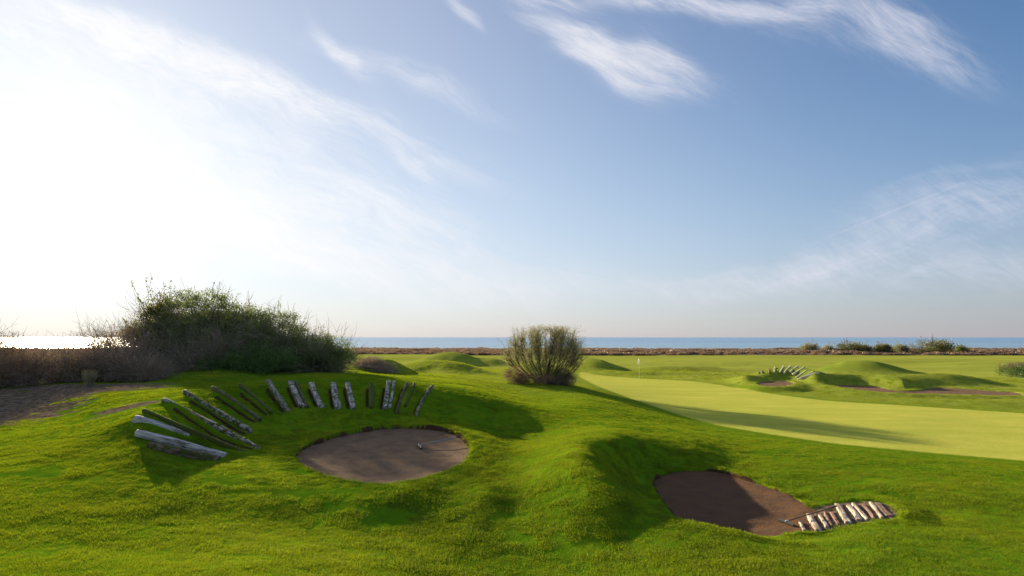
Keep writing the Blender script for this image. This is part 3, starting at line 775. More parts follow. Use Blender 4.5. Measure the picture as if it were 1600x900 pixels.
# overgrown dune: several shrubs grown together, each a thing
make_shrub('shrub', 'tallest dark green shrub crowning the overgrown dune left of the log-lined bunker', 'shrub',
           [lobe(320, 508, 36, 70, 54, 3.0), lobe(375, 525, 35.5, 60, 40, 2.6), lobe(270, 525, 36, 55, 42, 2.5), lobe(330, 545, 34.0, 90, 32, 2.4)],
           ML_DARK, MT_GREY, 11, 640, 105, .26, .10, 420, .7, .016, 150, shoot_len=.55)
make_shrub('leafy_shrub', 'pale leafy shrub with tall loose shoots on the upper left of the dune', 'shrub',
           [lobe(240, 500, 35.5, 24, 32, 1.3), lobe(222, 520, 35.2, 30, 24, 1.3), lobe(262, 492, 36, 18, 24, 1.0)],
           ML_OLIVE, MT_BROWN, 12, 110, 60, .22, .12, 120, .8, .013, 60, shoot_len=.95, leaf_asp=.55)
make_shrub('shrub', 'dark olive shrub sloping down the right shoulder of the dune', 'shrub',
           [lobe(430, 525, 35, 48, 34, 2.4), lobe(470, 545, 34.5, 45, 28, 2.2), lobe(430, 555, 33.2, 60, 24, 1.8)],
           ML_DARK, MT_GREY, 13, 430, 100, .24, .09, 300, .7, .014, 80, shoot_len=.6)
make_shrub('shrub', 'dark shrub with thin bare tips at the right foot of the dune', 'shrub',
           [lobe(515, 552, 34, 34, 26, 2.0), lobe(530, 565, 33.5, 26, 18, 1.6), lobe(490, 562, 33, 36, 20, 1.6)],
           ML_DARK, MT_GREY, 14, 260, 95, .22, .08, 260, .8, .012, 50, shoot_len=.55)
make_shrub('leafy_shrub', 'lush green creeper shrub at the front foot of the dune', 'shrub',
           [lobe(400, 562, 31.7, 42, 22, 1.3), lobe(435, 566, 31.4, 40, 18, 1.2), lobe(345, 572, 31.6, 36, 14, 1.0)],
           ML_LUSH, MT_BROWN, 15, 260, 100, .20, .075, 40, .3, .010, 20, shoot_len=.25, up=.0)
make_shrub('dry_shrub', 'grey twiggy half-bare shrub on the lower left of the dune', 'shrub',
           [lobe(205, 545, 33.5, 50, 32, 2.2), lobe(160, 540, 34, 38, 22, 1.8), lobe(250, 560, 32.4, 55, 26, 1.6)],
           ML_DRY, MT_GREY, 16, 240, 60, .28, .07, 620, .8, .013, 40, shoot_len=.6)
make_shrub('dry_shrub', 'ash-grey tangle of bare twigs in the middle of the dune front', 'shrub',
           [lobe(300, 570, 31.8, 50, 22, 1.2), lobe(350, 545, 32.2, 40, 22, 1.0)],
           ML_DARK, MT_GREY, 17, 120, 60, .26, .06, 560, .7, .013)
dry = [(25, 572, 27.5, 55, 34, 1.8, 'russet dry shrub at the left edge of the photograph, behind the bare soil'),
       (95, 570, 29.0, 55, 30, 1.8, 'russet dry shrub second from the left edge, below the shining sea'),
       (155, 570, 30.0, 45, 30, 1.7, 'brown dry shrub with a pale tuft before it, left of the dune'),
       (215, 580, 29.5, 45, 24, 1.5, 'low brown dry shrub at the left front foot of the dune'),
       (-60, 562, 26.0, 60, 46, 2.0, None),
       (40, 560, 36, 70, 16, 2.4, 'far dry shrub directly under the bright sea at the left edge')]
for i, (a, b, D, w, h, dp, lab) in enumerate(dry):
    if lab is None: lab = 'dry shrub reaching in from outside the left edge'
    make_shrub('dry_shrub', lab, 'shrub', [lobe(a, b, D, w, h, dp), lobe(a + 22, b + 6, D - .8, w * .6, h * .7, dp * .6)], ML_DRY if i % 2 else ML_PINK, MT_GREY, 30 + i, 230, 55, .24, .055, 420, .5, .010, 60, group='dry shrubs left of the dune', shoot_len=.5)
make_shrub('twiggy_shrub', 'thin see-through shrub rising against the sky at the left edge', 'shrub',
           [lobe(-8, 545, 27.2, 22, 34, .8)], ML_OLIVE, MT_BROWN, 41, 26, 30, .2, .07, 90, .5, .009, 20, shoot_len=.5)
make_shrub('dry_shrub', 'small grey-brown shrub on a hummock right of the dune', 'shrub',
           [lobe(575, 580, 40, 22, 13, 1.6), lobe(598, 584, 39.5, 24, 8, 1.3)], ML_DRY, MT_GREY, 42, 160, 70, .2, .06, 300, .35, .010, group=None)

# ---- tamarisk in the middle: fan of bare stems with feathery tips
def build_tamarisk():
    r = np.random.default_rng(5)
    bx, by, _ = P(850, 600, 42); bz = float(height(np.array([bx]), np.array([by]))[0]); base = np.array([bx, by, bz])
    root = thing('tamarisk_bush', base, 'rounded feathery bush with a fan of bare stems, alone on its knoll in the middle', 'bush')
    N = 54; ph = r.uniform(0, 2 * math.pi, N); sp = np.sqrt(r.uniform(0.02, 1, N)) * 2.8
    topz = 3.85 * np.sqrt(np.clip(1 - (sp / 3.02) ** 2.2, .22, 1)) * r.uniform(.72, 1.06, N)
    tip = np.c_[np.cos(ph) * sp, np.sin(ph) * sp, topz]; foot = np.c_[np.cos(ph) * .45 * r.uniform(.2, 1, N), np.sin(ph) * .45 * r.uniform(.2, 1, N), np.zeros(N) - .05]
    path = bez(foot, tip, np.c_[np.cos(ph) * .30 * sp, np.sin(ph) * .30 * sp, np.full(N, -.05)], r, 8)
    rad = np.linspace(.050, .014, 8)[None] * r.uniform(.6, 1.1, (N, 1)); Vs, Fs = [], []; V, Fq = tubes(path, rad, 5); Vs.append(V); Fs.append(Fq); n0 = len(V)
    ns = 1150; w = r.integers(0, N, ns); kk = r.integers(4, 8, ns); s0 = path[w, kk]
    dr = path[w, kk] - path[w, kk - 1]; dr /= np.linalg.norm(dr, axis=1, keepdims=True)
    e0 = s0 + (dr + r.normal(size=(ns, 3)) * .45 + (0, 0, .25)) * r.uniform(.3, .85, (ns, 1))
    lim = e0[:, 2] > 4.05; e0[lim, 2] = 4.05 - r.uniform(0, .3, lim.sum())
    p2 = bez(s0, e0, 0, r, 4); V, Fq = tubes(p2, np.linspace(.013, .006, 4)[None] * np.ones((ns, 1))); Vs.append(V); Fs.append(Fq + n0)
    me = mesh_np('branches', np.vstack(Vs), np.vstack(Fs), dict(tint=r.uniform(0, 1, n0 + len(V))), False, MT_BROWN); link('branches', me, root)
    ep = p2[:, 1:].reshape(-1, 3); cn = vnoise(ep[:, 0] * 1.6 + 3, ep[:, 2] * 1.6 + ep[:, 1], 61); m = ep[:, 2] > 1.35 + r.uniform(-.9, .9, len(ep)) - cn * 1.0; m &= cn > -.6; ep = ep[m]
    k = 15; q = ep[:, None] + r.normal(size=(len(ep), k, 3)) * (.11, .11, .09); q = q.reshape(-1, 3)
    V, Fq = quads(q, .085, r, .5, .32)
    link('foliage', mesh_np('foliage', V, Fq, dict(tint=np.repeat(np.clip(np.repeat(r.uniform(.1, .8, len(ep)), k) + r.uniform(-.1, .2, len(q)), 0, 1), 4)), False, ML_FEATHER), root)
build_tamarisk()
make_shrub('low_shrub', 'pinkish dry low shrub at the left foot of the feathery bush', 'shrub', [lobe(806, 586, 41, 17, 12, .8), lobe(820, 594, 40.6, 14, 9, .7)], ML_PINK, MT_BROWN, 51, 90, 70, .16, .06, 120, .3, .009)
make_shrub('low_shrub', 'dark green low shrub under the stems of the feathery bush', 'shrub', [lobe(845, 582, 41.6, 26, 15, 1.2), lobe(880, 588, 41.5, 20, 12, 1.0)], ML_DARK, MT_BROWN, 52, 170, 80, .18, .06, 100, .3, .009)
make_shrub('low_shrub', 'brown and green low shrub at the right foot of the feathery bush', 'shrub', [lobe(862, 595, 40.3, 34, 10, .9), lobe(884, 594, 40.6, 14, 12, .8)], ML_DRY, MT_BROWN, 53, 150, 70, .16, .06, 160, .3, .009)

# ---- bushes on the far shore scrub
shore = [(1265, 548, 152, 12, 9, 'small pale bush on the shore scrub, first of the row from the left'), (1291, 549, 152, 9, 6, 'tiny sparse bush on the shore scrub between two larger ones'),
         (1328, 547, 150, 21, 9.5, 'broad dark green bush on the shore, second largest of the row'), (1350, 549, 152, 10, 6, 'small bush touching the right side of the second largest shore bush'),
         (1379, 548, 150, 13, 8, 'round grey-green bush midway along the row of shore bushes'), (1406, 549, 152, 12, 7, 'sparse greyish bush just left of the largest shore bush'),
         (1457, 546, 148, 31, 12, 'largest bush on the shore, broad and olive green'), (1502, 549, 150, 7, 5, 'little dark bush right of the largest shore bush')]
for i, (a, b, D, w, h, lab) in enumerate(shore):
    make_shrub('shore_bush', lab, 'bush', [lobe(a, b - 1.5, D, w, h * 1.1, w * D / F * .7), lobe(a + w * .4, b, D, w * .6, h * .85, w * D / F * .5)], ML_FEATHER if i in (0, 1, 5) else ML_OLIVE if i != 7 else ML_DARK, MT_BROWN, 60 + i,
               int(50 + w * 6), 34, .5, .26, 40, .8, .03, 14, group='bushes along the shore', shoot_len=1.0, up=.8)
make_shrub('low_shrub', 'leafy shrub with reddish top at the right edge beyond the green', 'shrub', [lobe(1588, 582, 58, 18, 8, 1.5), lobe(1606, 578, 60, 18, 10, 2.0)], ML_LUSH, MT_BROWN, 71, 120, 60, .25, .10, 60, .3, .012)
make_shrub('dry_shrub', 'reddish dry shrub behind the leafy one at the right edge', 'shrub', [lobe(1583, 576, 61, 16, 5, 1.2), lobe(1602, 574, 62, 14, 6, 1.4)], ML_PINK, MT_BROWN, 72, 90, 60, .22, .10, 60, .3, .012)

# ---- scattered instances (grass, shore scrub) : point clouds with geometry nodes
def scatter(name, pts, rot, scl, variants, label=None, kind='stuff', extra=None):
    coll = bpy.data.collections.new(name + '_pieces')
    for i, me in enumerate(variants):
        o = bpy.data.objects.new(name + '_piece', me); coll.objects.link(o)
    at = dict(rot=rot, scl=scl); at.update(extra or {})
    me = mesh_np(name, pts, None, at)
    o = link(name, me, kind=kind)
    ng = bpy.data.node_groups.new(name + '_scatter', 'GeometryNodeTree')
    ng.interface.new_socket('Geometry', in_out='INPUT', socket_type='NodeSocketGeometry')
    ng.interface.new_socket('Geometry', in_out='OUTPUT', socket_type='NodeSocketGeometry')
    n = ng.nodes; l = ng.links
    gi = n.new('NodeGroupInput'); go = n.new('NodeGroupOutput')
    m2p = n.new('GeometryNodeMeshToPoints'); ip = n.new('GeometryNodeInstanceOnPoints'); ci = n.new('GeometryNodeCollectionInfo')
    ci.inputs['Collection'].default_value = coll; ci.inputs['Separate Children'].default_value = True; ci.inputs['Reset Children'].default_value = True
    ar = n.new('GeometryNodeInputNamedAttribute'); ar.data_type = 'FLOAT_VECTOR'; ar.inputs['Name'].default_value = 'rot'
    asx = n.new('GeometryNodeInputNamedAttribute'); asx.data_type = 'FLOAT'; asx.inputs['Name'].default_value = 'scl'
    l.new(gi.outputs[0], m2p.inputs[0]); l.new(m2p.outputs[0], ip.inputs['Points']); l.new(ci.outputs[0], ip.inputs['Instance'])
    ip.inputs['Pick Instance'].default_value = True
    l.new(ar.outputs['Attribute'], ip.inputs['Rotation']); l.new(asx.outputs['Attribute'], ip.inputs['Scale']); l.new(ip.outputs[0], go.inputs[0])
    md = o.modifiers.new('scatter', 'NODES'); md.node_group = ng
    return o

def tuft_mesh(seed, n, rad, length, width, lean=.5, seg=2):
    r = np.random.default_rng(seed)
    a = r.uniform(0, 2 * math.pi, n); q = np.sqrt(r.uniform(0, 1, n)) * rad
    b = np.c_[np.cos(a) * q, np.sin(a) * q, np.full(n, -.008)]
    fa = r.uniform(0, 2 * math.pi, n); L = length * r.uniform(.5, 1.25, n); le = lean * r.uniform(.1, 1.1, n)
    out = np.c_[np.cos(fa), np.sin(fa), np.zeros(n)]; side = np.c_[-np.sin(fa), np.cos(fa), np.zeros(n)]
    up = np.array([0, 0, 1.])
    p1 = b + up * (L * .55)[:, None] + out * (L * le * .35)[:, None]
    p2 = b + up * (L * (1 - .25 * le))[:, None] + out * (L * le * 1.0)[:, None]
    w = width * r.uniform(.7, 1.3, (n, 1))
    V = np.stack([b - side * w * .5, b + side * w * .5, p1 + side * w * .42, p1 - side * w * .42, p2 + side * w * .08, p2 - side * w * .08], 1).reshape(-1, 3)
    i = np.arange(n)[:, None] * 6
    Fq = np.vstack([i + [0, 1, 2, 3], i + [3, 2, 4, 5]])
    return mesh_np('tuft', V, Fq, dict(tint=np.repeat(r.uniform(0, 1, n), 6)), False, M_BLADE)

def normals(X, Y, e=.06):
    zx = (height(X + e, Y) - height(X - e, Y)) / (2 * e); zy = (height(X, Y + e) - height(X, Y - e)) / (2 * e)
    n = np.c_[-zx, -zy, np.ones(len(X))]; return n / np.linalg.norm(n, axis=1, keepdims=True)
def eulers(n, r, k=.7):
    n = n * k + np.array([0, 0, 1 - k]); n = n + r.normal(size=n.shape) * .05; n /= np.linalg.norm(n, axis=1, keepdims=True)
    a = r.uniform(0, 2 * math.pi, len(n)); t = np.c_[np.cos(a), np.sin(a), np.zeros(len(n))]
    x = t - n * (t * n).sum(1, keepdims=True); x /= np.linalg.norm(x, axis=1, keepdims=True); y = np.cross(n, x)
    return np.c_[np.arctan2(y[:, 2], n[:, 2]), -np.arcsin(np.clip(x[:, 2], -1, 1)), np.arctan2(x[:, 1], x[:, 0])]

def log_dist(X, Y):
    d = np.full(X.shape, 9.0)
    for (A, B, w, look) in log_pts + step_pts:
        e = B[:2] - A[:2]; t = np.clip(((X - A[0]) * e[0] + (Y - A[1]) * e[1]) / (e @ e), 0, 1)
        d = np.minimum(d, np.hypot(X - A[0] - t * e[0], Y - A[1] - t * e[1]) - w * .5)
    return d

def build_grass():
    r = np.random.default_rng(3)
    def sample(r0, r1, dens):
        half = math.radians(46); n = int(half * (r1 * r1 - r0 * r0) * dens)
        R = np.sqrt(r.uniform(r0 * r0, r1 * r1, n)); T = r.uniform(-half, half, n)
        return R * np.sin(T), R * np.cos(T)
    def mask(X, Y, edge=.0):
        ok = poly_sd(GREEN, X, Y, 2.0) > edge
        for s in SANDS: ok &= poly_sd(s['poly'], X, Y, 1.0) > .015
        ok &= poly_sd(STEP_POLY, X, Y, 1.0) > .05
        for (a, b) in _grooves: ok &= seg_dist(X, Y, a, b) > .07
        ld = log_dist(X, Y); ok &= (ld > .05) | (r.uniform(0, 1, len(X)) < .08)
        dd = np.zeros(len(X))
        for (a, b, D, rx, ry, st) in DIRT[:5]:
            q = np.sqrt(((X - (a - 800) * D / F) / rx) ** 2 + ((Y - D) / ry) ** 2); dd = np.maximum(dd, st * sstep(q, 1.25, .35))
        dd = dd + vnoise(X / 1.3, Y / .5, 77) * .6 + vnoise(X / .3, Y / .25, 78) * .25
        ok &= dd < .42
        return ok
    PX, PY = [], []
    for (a, b, dns) in [(4.5, 12, 170), (12, 20, 120), (20, 34, 62), (34, 52, 16), (52, 74, 7)]:
        X, Y = sample(a, b, dns); m = mask(X, Y, .9); PX.append(X[m]); PY.append(Y[m])
    X = np.concatenate(PX); Y = np.concatenate(PY)
    Z = height(X, Y); nn = normals(X, Y); rr = np.hypot(X, Y)
    lush = .85 + .35 * vnoise(X / .8, Y / .55, 50) + .35 * vnoise(X / .25, Y / .22, 51)
    scl = np.clip(lush, .62, 1.3) * r.uniform(.8, 1.2, len(X))
    scl *= 1 - .25 * sstep(Y, 19, 30); scl *= 1 + .8 * sstep(rr, 33, 36) + .7 * sstep(rr, 51, 54)
    for s in SANDS[:2]:
        sd = poly_sd(s['poly'], X, Y, 3.0); scl *= np.where(sd < .12, 1.15, 1)
    apron = sstep(poly_sd(GREEN, X, Y, 3.0), 2.6, .9); scl *= 1 - .35 * apron
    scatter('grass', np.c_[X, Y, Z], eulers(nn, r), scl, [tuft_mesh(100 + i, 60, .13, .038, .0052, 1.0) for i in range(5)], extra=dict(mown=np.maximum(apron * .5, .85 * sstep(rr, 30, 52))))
build_grass()

def scrub_mesh(seed, mat):
    r = np.random.default_rng(seed); n = 260
    q, d = ellipsoid_pts(n, r, .4); p = q * (1.1, 1.1, .55); p[:, 2] = np.abs(p[:, 2])
    V, Fq = quads(p, .34, r, .5, .45, d)
    return mesh_np('scrub', V, Fq, dict(tint=np.repeat(np.clip(r.uniform(0, 1, n) * .7 + .3 * r.uniform(), 0, 1), 4)), False, mat)
def build_scrub():
    r = np.random.default_rng(9); n = 20000
    Y = np.sqrt(r.uniform(134.5 ** 2, 232 ** 2, n)); T = r.uniform(-.86, .80, n); X = Y * np.tan(T)
    m = (vnoise(X / 9, Y / 5, 91) + r.uniform(-.5, .6, n) > -.35) & (Y > 134.5 + 1.5 * vnoise(X / 8, Y * 0, 92)); X, Y = X[m], Y[m]
    Z = height(X, Y, False); sc = r.uniform(.35, .95, len(X)) * (1 + .45 * vnoise(X / 6, Y / 6, 93))
    rot = np.c_[np.zeros(len(X)), np.zeros(len(X)), r.uniform(0, 6.28, len(X))]
    scatter('shore_scrub', np.c_[X, Y, Z], rot, sc, [scrub_mesh(1, ML_PINK), scrub_mesh(2, ML_PINK), scrub_mesh(3, ML_DRY), scrub_mesh(4, ML_PINK)])
build_scrub()

# ------------------------------------------------------------------ timber
W_WHITE = mat_wood('timber_bleached', (.62, .58, .52), (.42, .38, .34), (.07, .055, .045), .45)
W_SILVER = mat_wood('timber_silver', (.62, .58, .53), (.42, .38, .34), (.10, .08, .065), .08)
W_GREY = mat_wood('timber_grey', (.50, .45, .38), (.30, .26, .21), (.055, .045, .035), .50)
W_BROWN = mat_wood('timber_brown', (.24, .18, .12), (.14, .10, .07), (.04, .03, .02), .55)
W_MOSSY = mat_wood('timber_mossy', (.30, .25, .18), (.17, .13, .09), (.05, .04, .03), .95)
W_PALE = mat_wood('timber_pale_cream', (.66, .56, .44), (.50, .40, .31), (.16, .10, .07), .0)  # cream wood of the step timbers
W_RED = mat_wood('timber_reddish', (.40, .26, .19), (.27, .16, .12), (.09, .05, .04), .05)
W_FAR = mat_wood('timber_far_pale', (.74, .70, .54), (.66, .60, .46), (.40, .35, .25), -.6)
W_FARD = mat_wood('timber_far_dark', (.30, .25, .17), (.20, .16, .11), (.08, .06, .04), .1)
WOODS = dict(white=W_WHITE, silver=W_SILVER, grey=W_GREY, brown=W_BROWN, mossy=W_MOSSY, pale=W_PALE, red=W_RED, far=W_FAR, fard=W_FARD)

def make_log(A, B, w, thick, mat, seed, label, group, lift=.02, name='timber_sleeper'):
    """a squared, weathered beam from A to B: worn edges, slight bow, chipped ends"""
    r = np.random.default_rng(seed); e = B - A; L = float(np.linalg.norm(e)); xa = e / L
    up = np.array([0, 0, 1.]); ya = np.cross(up, xa); ya /= np.linalg.norm(ya); za = np.cross(xa, ya)
    NS = 26; prof = []
    hw, ht = w / 2, thick
    for (cx, cy) in [(-1, 0), (-1, -.5), (-.96, -.85), (-.8, -1), (0, -1), (.8, -1), (.96, -.85), (1, -.5), (1, 0), (.96, .72), (.78, .98), (.4, 1.0), (0, 1.02), (-.4, 1.0), (-.78, .98), (-.96, .72)]:
        prof.append((cx * hw, cy * ht / 2))
    prof = np.array(prof); K = len(prof); V = []
    ts = np.linspace(0, 1, NS); ts[0] = 0; ts[1] = .012; ts[-2] = .988
    bow = r.normal() * .012 * L
    edge_w = r.uniform(-1, 1, (NS, 2))
    for i, t in enumerate(ts):
        sc = .90 if i in (0, NS - 1) else 1.0
        wv = 1 + .05 * math.sin(t * 5 + seed) + .05 * vnoise(t * 9, seed * 1.7, seed)
        n = np.array([vnoise(t * 14, k * .8 + seed, seed + 3) for k in range(K)]) * .010 + np.array([vnoise(t * 3, k * .5 + seed, seed + 4) for k in range(K)]) * .008
        pp = prof * sc * [wv, 1]; rad = np.linalg.norm(pp, axis=1, keepdims=True); pp = pp * (1 + n[:, None] / (rad + .02))
        endj = (r.uniform(-.012, .012, K) if i in (0, NS - 1) else np.zeros(K))
        c = np.array([t * L, bow * math.sin(math.pi * t), 0])
        V += [(c[0] + endj[k], c[1] + pp[k, 0], pp[k, 1]) for k in range(K)]
    V = np.array(V); idx = np.arange(NS * K).reshape(NS, K); nx = np.roll(idx, -1, 1)
    Fq = np.stack([idx[:-1], nx[:-1], nx[1:], idx[1:]], -1).reshape(-1, 4)
    caps = []
    for row, flip in ((idx[0], 1), (idx[-1], 0)):
        for j in range(K // 2 - 1):
            q = [row[j], row[j + 1], row[K - 2 - j], row[K - 1 - j]]; caps.append(q if flip else q[::-1])
    me = mesh_np(name, V, np.vstack([Fq, np.array(caps)]), None, False, mat)
    import bmesh
    bm = bmesh.new(); bm.from_mesh(me); bmesh.ops.recalc_face_normals(bm, faces=bm.faces); bm.to_mesh(me); bm.free()
    from mathutils import Matrix
    o = link(name, me, None, label, 'timber', group)
    M = Matrix(((xa[0], ya[0], za[0]), (xa[1], ya[1], za[1]), (xa[2], ya[2], za[2])))
    pos = A + np.array([0, 0, lift - thick / 2])
    o.location = pos; o.rotation_euler = M.to_euler(); return o

LAB = ['lowest brown timber of the left bunker row, its underside exposed above the turf', 'silver-grey squared timber jutting out just above the lowest brown one',
       'thick silver timber end sticking furthest left out of the bunker bank', 'long mossy timber lying against the upper side of the thick silver one',
       'grey timber with a pale bare end, fifth up from the low end of the row', 'slim grey timber with a bleached end, sixth from the low end of the row',
       'rotten brown timber on the left curve of the bunker, seventh from the low end', 'nearly overgrown mossy timber, eighth from the low end of the row',
       'timber with a bare pale grey head where the curve meets the back bank', 'broad bleached timber, first of the whitish ones on the back bank',
       'narrow brown timber touching the right side of the first whitish one', 'flaking white timber, second of the whitish ones on the back bank',
       'broad white timber straight behind the left half of the sand', 'white timber with a pale narrow head, rightmost of the close whitish ones', 'mossy upright timber alone in the middle of the back bank',
       'whitish timber with a thinner twin at its right side', 'thin whitish timber, right one of the twin pair', 'brown timber leaning right beside the yellowed turf',
       'thin mossy timber just right of the brown leaning one', 'last timber at the right end of the left bunker row, leaning right']
for i, (A, B, w, look) in enumerate(log_pts):
    A = A.copy(); B = B.copy()
    if i > 3:
        A[2] = float(height(A[:1], A[1:2])[0]); B[2] = float(height(B[:1], B[1:2])[0])
        e = (A - B); A = A + e / np.linalg.norm(e) * (.10 if i < 9 else .06); B[2] -= .05
        lift = .065 if look in ('white', 'grey') else .055
        if look == 'mossy': lift = .055
        if i < 9: lift -= .035; w *= .8
        else: w *= .85
        t_ = np.linspace(.05, .95, 9); bl_ = height(A[0] + (B[0] - A[0]) * t_, A[1] + (B[1] - A[1]) * t_) - (A[2] + (B[2] - A[2]) * t_)
        lift += max(0, float(np.percentile(bl_, 70)))
        o = make_log(A, B, w, .16, WOODS[look], 200 + i, LAB[i], 'timbers round the left bunker', lift)
    else:
        lift = 0.0
        o = make_log(A, B, w, [.28, .17, .20, .12][i], WOODS[look], 200 + i, LAB[i], 'timbers round the left bunker', 0.0)
SLAB = ['short low pale step timber nearest the sand', 'broad pale step timber, second from the sand', 'narrow pale step timber right of the second broad one', 'thin reddish step strip, fourth from the sand',
        'worn reddish step strip before the large middle timber', 'largest pale step timber in the middle of the steps', 'pale split step timber right of the largest one', 'slim pale timber tight beside the split one',
        'reddish step timber, third from the top of the steps', 'bright slim step timber, second from the top', 'wide dark reddish timber at the top of the steps']
for i, (A, B, w, look) in enumerate(step_pts):
    make_log(A, B, w * .75, .12, WOODS[look], 260 + i, SLAB[i], 'step timbers of the right bunker', .03 if look == 'pale' else .012)
FARL = [((1185.2, 573.6), (1185.6, 584.4), 'fard'), ((1190.5, 573), (1191.7, 584.4), 'fard'), ((1201, 571.8), (1202.3, 584.4), 'fard'), ((1211.2, 570.8), (1210.2, 582.5), 'far'), ((1224.2, 571), (1218.5, 584.4), 'far'),
        ((1235.6, 571.4), (1225, 586.4), 'far'), ((1246.6, 572.2), (1235.2, 584), 'far'), ((1257.6, 574.6), (1238.5, 588.5), 'far'), ((1261, 579), (1243.7, 591.3), 'far'), ((1271.4, 580.7), (1247, 594), 'far'), ((1280.3, 584.4), (1250.2, 594.5), 'far')]
FLAB = ['dark timber at the left end of the far fan of timbers', 'second dark timber of the far fan, close to the first', 'third dark timber of the far fan, before the pale ones', 'first pale timber of the far fan, almost upright',
        'second pale timber of the far fan, leaning right', 'third pale timber of the far fan, leaning right', 'fourth pale timber of the far fan', 'fifth pale timber of the far fan, long and slanting',
        'sixth pale timber of the far fan, shorter and low', 'seventh pale timber of the far fan, second from its right end', 'last pale timber at the right end of the far fan, lying flattest']
for i, (a, b, look) in enumerate(FARL):
    A = hit(a[0], a[1] + .8, 44, 62, False); B = hit(b[0], b[1], 44, 62, False)
    t_ = np.linspace(.05, .95, 9); bl_ = height(A[0] + (B[0] - A[0]) * t_, A[1] + (B[1] - A[1]) * t_) - (A[2] + (B[2] - A[2]) * t_)
    make_log(A, B, .13, .20, WOODS[look], 290 + i, FLAB[i], 'fan of timbers round the far bunker', .07 + max(0, float(bl_.max())) * .8)

# ------------------------------------------------------------------ rakes and flag
M_HANDLE = mat_plain('rake_handle_grey', (.20, .24, .26), .4); M_HANDLE2 = mat_plain('rake_handle_wood', (.16, .10, .06), .6)
M_HEAD = mat_plain('rake_head_black', (.02, .02, .022), .5); M_TAPE = mat_plain('rake_grip_pale', (.45, .45, .43), .5)
def tube_mesh(name, pts, rad, mat, sides=10):
    p = np.array([pts], float); rr = np.array([rad], float) if np.ndim(rad) else np.full((1, len(pts)), rad)
    V, Fq = tubes(p, rr, sides); n = len(V)
    me = mesh_np(name, V, Fq, None, True, mat); return me
def make_rake(a_px, b_px, label, s, mh, head_len=.62, zl=.02, zh=.10):
    A = np.array(PZ(*a_px, sand_z(s, 0, s['D0']) )); 
    for _ in range(4): A = np.array(PZ(*a_px, float(sand_z(s, A[0], A[1])) + .05))
    B = np.array(PZ(*b_px, float(sand_z(s, A[0], A[1] + 1)) + zh))
    d = B - A; d /= np.linalg.norm(d); side = np.cross(d, (0, 0, 1.)); side /= np.linalg.norm(side)
    root = thing('bunker_rake', A, label, 'rake')
    o = link('handle', tube_mesh('handle', [(0, 0, .02), tuple((B - A) * .33 + (0, 0, .015)), tuple((B - A) * .66 + (0, 0, .005)), tuple(B - A)], .016, mh), root)
    g = link('grip', tube_mesh('grip', [tuple((B - A) * .90), tuple((B - A) * .95), tuple((B - A) * 1.01)], .021, M_HEAD), root)
    import bmesh
    from mathutils import Matrix
    bm = bmesh.new()
    R = Matrix(((side[0], d[0], 0), (side[1], d[1], 0), (0, 0, 1))).to_4x4()
    def box(c, sz):
        m = R @ Matrix.Translation(c) @ Matrix.Diagonal((*sz, 1)); bmesh.ops.create_cube(bm, size=1, matrix=m)
    box((0, 0, .0), (head_len, .05, .035)); box((0, .01, .022), (head_len * .9, .02, .02))
    bmesh.ops.bevel(bm, geom=bm.edges[:], offset=.005, segments=1, affect='EDGES')
    me = bpy.data.meshes.new('head'); bm.to_mesh(me); bm.free(); me.materials.append(M_HEAD); link('head', me, root)
    bm = bmesh.new()
    for k in range(13):
        x = -head_len / 2 + .03 + k * (head_len - .06) / 12
        box((x, 0, -.045), (.010, .012, .07))
    me = bpy.data.meshes.new('tines'); bm.to_mesh(me); bm.free(); me.materials.append(M_HEAD); link('tines', me, root)
    bm = bmesh.new(); box((0, .03, .02), (.05, .09, .05)); bmesh.ops.bevel(bm, geom=bm.edges[:], offset=.008, segments=2, affect='EDGES')
    me = bpy.data.meshes.new('socket'); bm.to_mesh(me); bm.free(); me.materials.append(M_TAPE); link('socket', me, root)
make_rake((655, 697), (719, 682), 'bunker rake with grey handle lying across the sand of the left bunker', SANDS[0], M_HANDLE, zh=.22)
make_rake((1228, 816), (1306, 791), 'bunker rake with dark handle leaning from the sand onto the steps of the right bunker', SANDS[1], M_HANDLE2, .5, zh=.28)

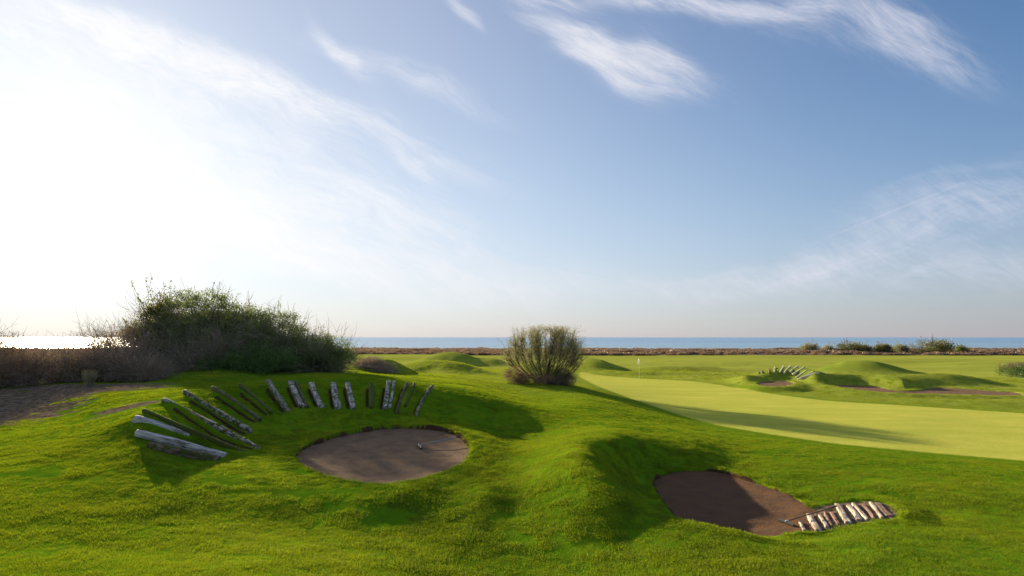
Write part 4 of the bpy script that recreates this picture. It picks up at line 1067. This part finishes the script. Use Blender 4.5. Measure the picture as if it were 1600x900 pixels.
def build_flag():
    D = 59.0; x = (999 - 800) * D / F; z = float(height(np.array([x]), np.array([D]))[0])
    root = thing('golf_flag', (x, D, z), 'white golf flag hanging limp on its thin pin at the back of the green', 'flag')
    link('pin', tube_mesh('pin', [(0, 0, -.1), (0, 0, .7), (0, 0, 1.4), (0, 0, 2.2)], .016, mat_plain('pin_white', (.75, .75, .70), .4), 10), root)
    # limp cloth, folded down along the pin
    nu, nv = 12, 16; V = []
    for i in range(nu):
        for j in range(nv):
            u = i / (nu - 1); v = j / (nv - 1)
            xx = .26 * u * (1 - .25 * v) + .03 * math.sin(v * 7 + u * 3); yy = .06 * math.sin(u * 9 + v * 2) * u
            V.append((-xx * .7 + .015, yy + .02, 2.16 - v * .42 - u * .34 * (1 - .15 * v)))
    idx = np.arange(nu * nv).reshape(nu, nv); Fq = np.stack([idx[:-1, :-1], idx[1:, :-1], idx[1:, 1:], idx[:-1, 1:]], -1).reshape(-1, 4)
    mf, gf, of = new_mat('flag_cloth_white'); d1 = gf.new('ShaderNodeBsdfDiffuse'); d1.inputs[0].default_value = (.85, .85, .83, 1); d2 = gf.new('ShaderNodeBsdfTranslucent'); d2.inputs[0].default_value = (.85, .85, .80, 1)
    xx = gf.new('ShaderNodeMixShader'); gf.l.new(d1.outputs[0], xx.inputs[1]); gf.l.new(d2.outputs[0], xx.inputs[2]); gf.l.new(xx.outputs[0], of.inputs[0])
    o = link('flag_cloth', mesh_np('flag_cloth', V, Fq, None, True, mf), root)
    md = o.modifiers.new('thickness', 'SOLIDIFY'); md.thickness = .004
    me = tube_mesh('hole_cup', [(0, 0, .004), (0, 0, -.1)], .054, mat_plain('cup_white', (.6, .6, .58), .5), 16); link('hole_cup', me, root)
build_flag()

# pale grass tuft before the dry shrubs
def build_tuft():
    r = np.random.default_rng(8); p = hit(140, 603, 20, 40); n = 260
    a = r.uniform(0, 6.28, n); f = np.c_[np.cos(a) * .16 * r.uniform(0, 1, n), np.sin(a) * .16 * r.uniform(0, 1, n), np.zeros(n) - .03]
    t = np.c_[np.cos(a) * r.uniform(.05, .4, n), np.sin(a) * r.uniform(.05, .4, n), r.uniform(.3, .75, n)]
    V, Fq = tubes(bez(f, t, (0, 0, .15), r, 4), np.linspace(.008, .003, 4)[None] * np.ones((n, 1)))
    me = mesh_np('grass_tuft', V, Fq, dict(tint=r.uniform(0, 1, len(V))), False, mat_twig('straw', (.20, .17, .09), (.42, .37, .22)))
    o = link('grass_tuft', me, None, 'straw-coloured grass tuft on the soil before the dry shrubs', 'grass tuft'); o.location = p
build_tuft()
print('polys', sum(len(m.polygons) for m in bpy.data.meshes))
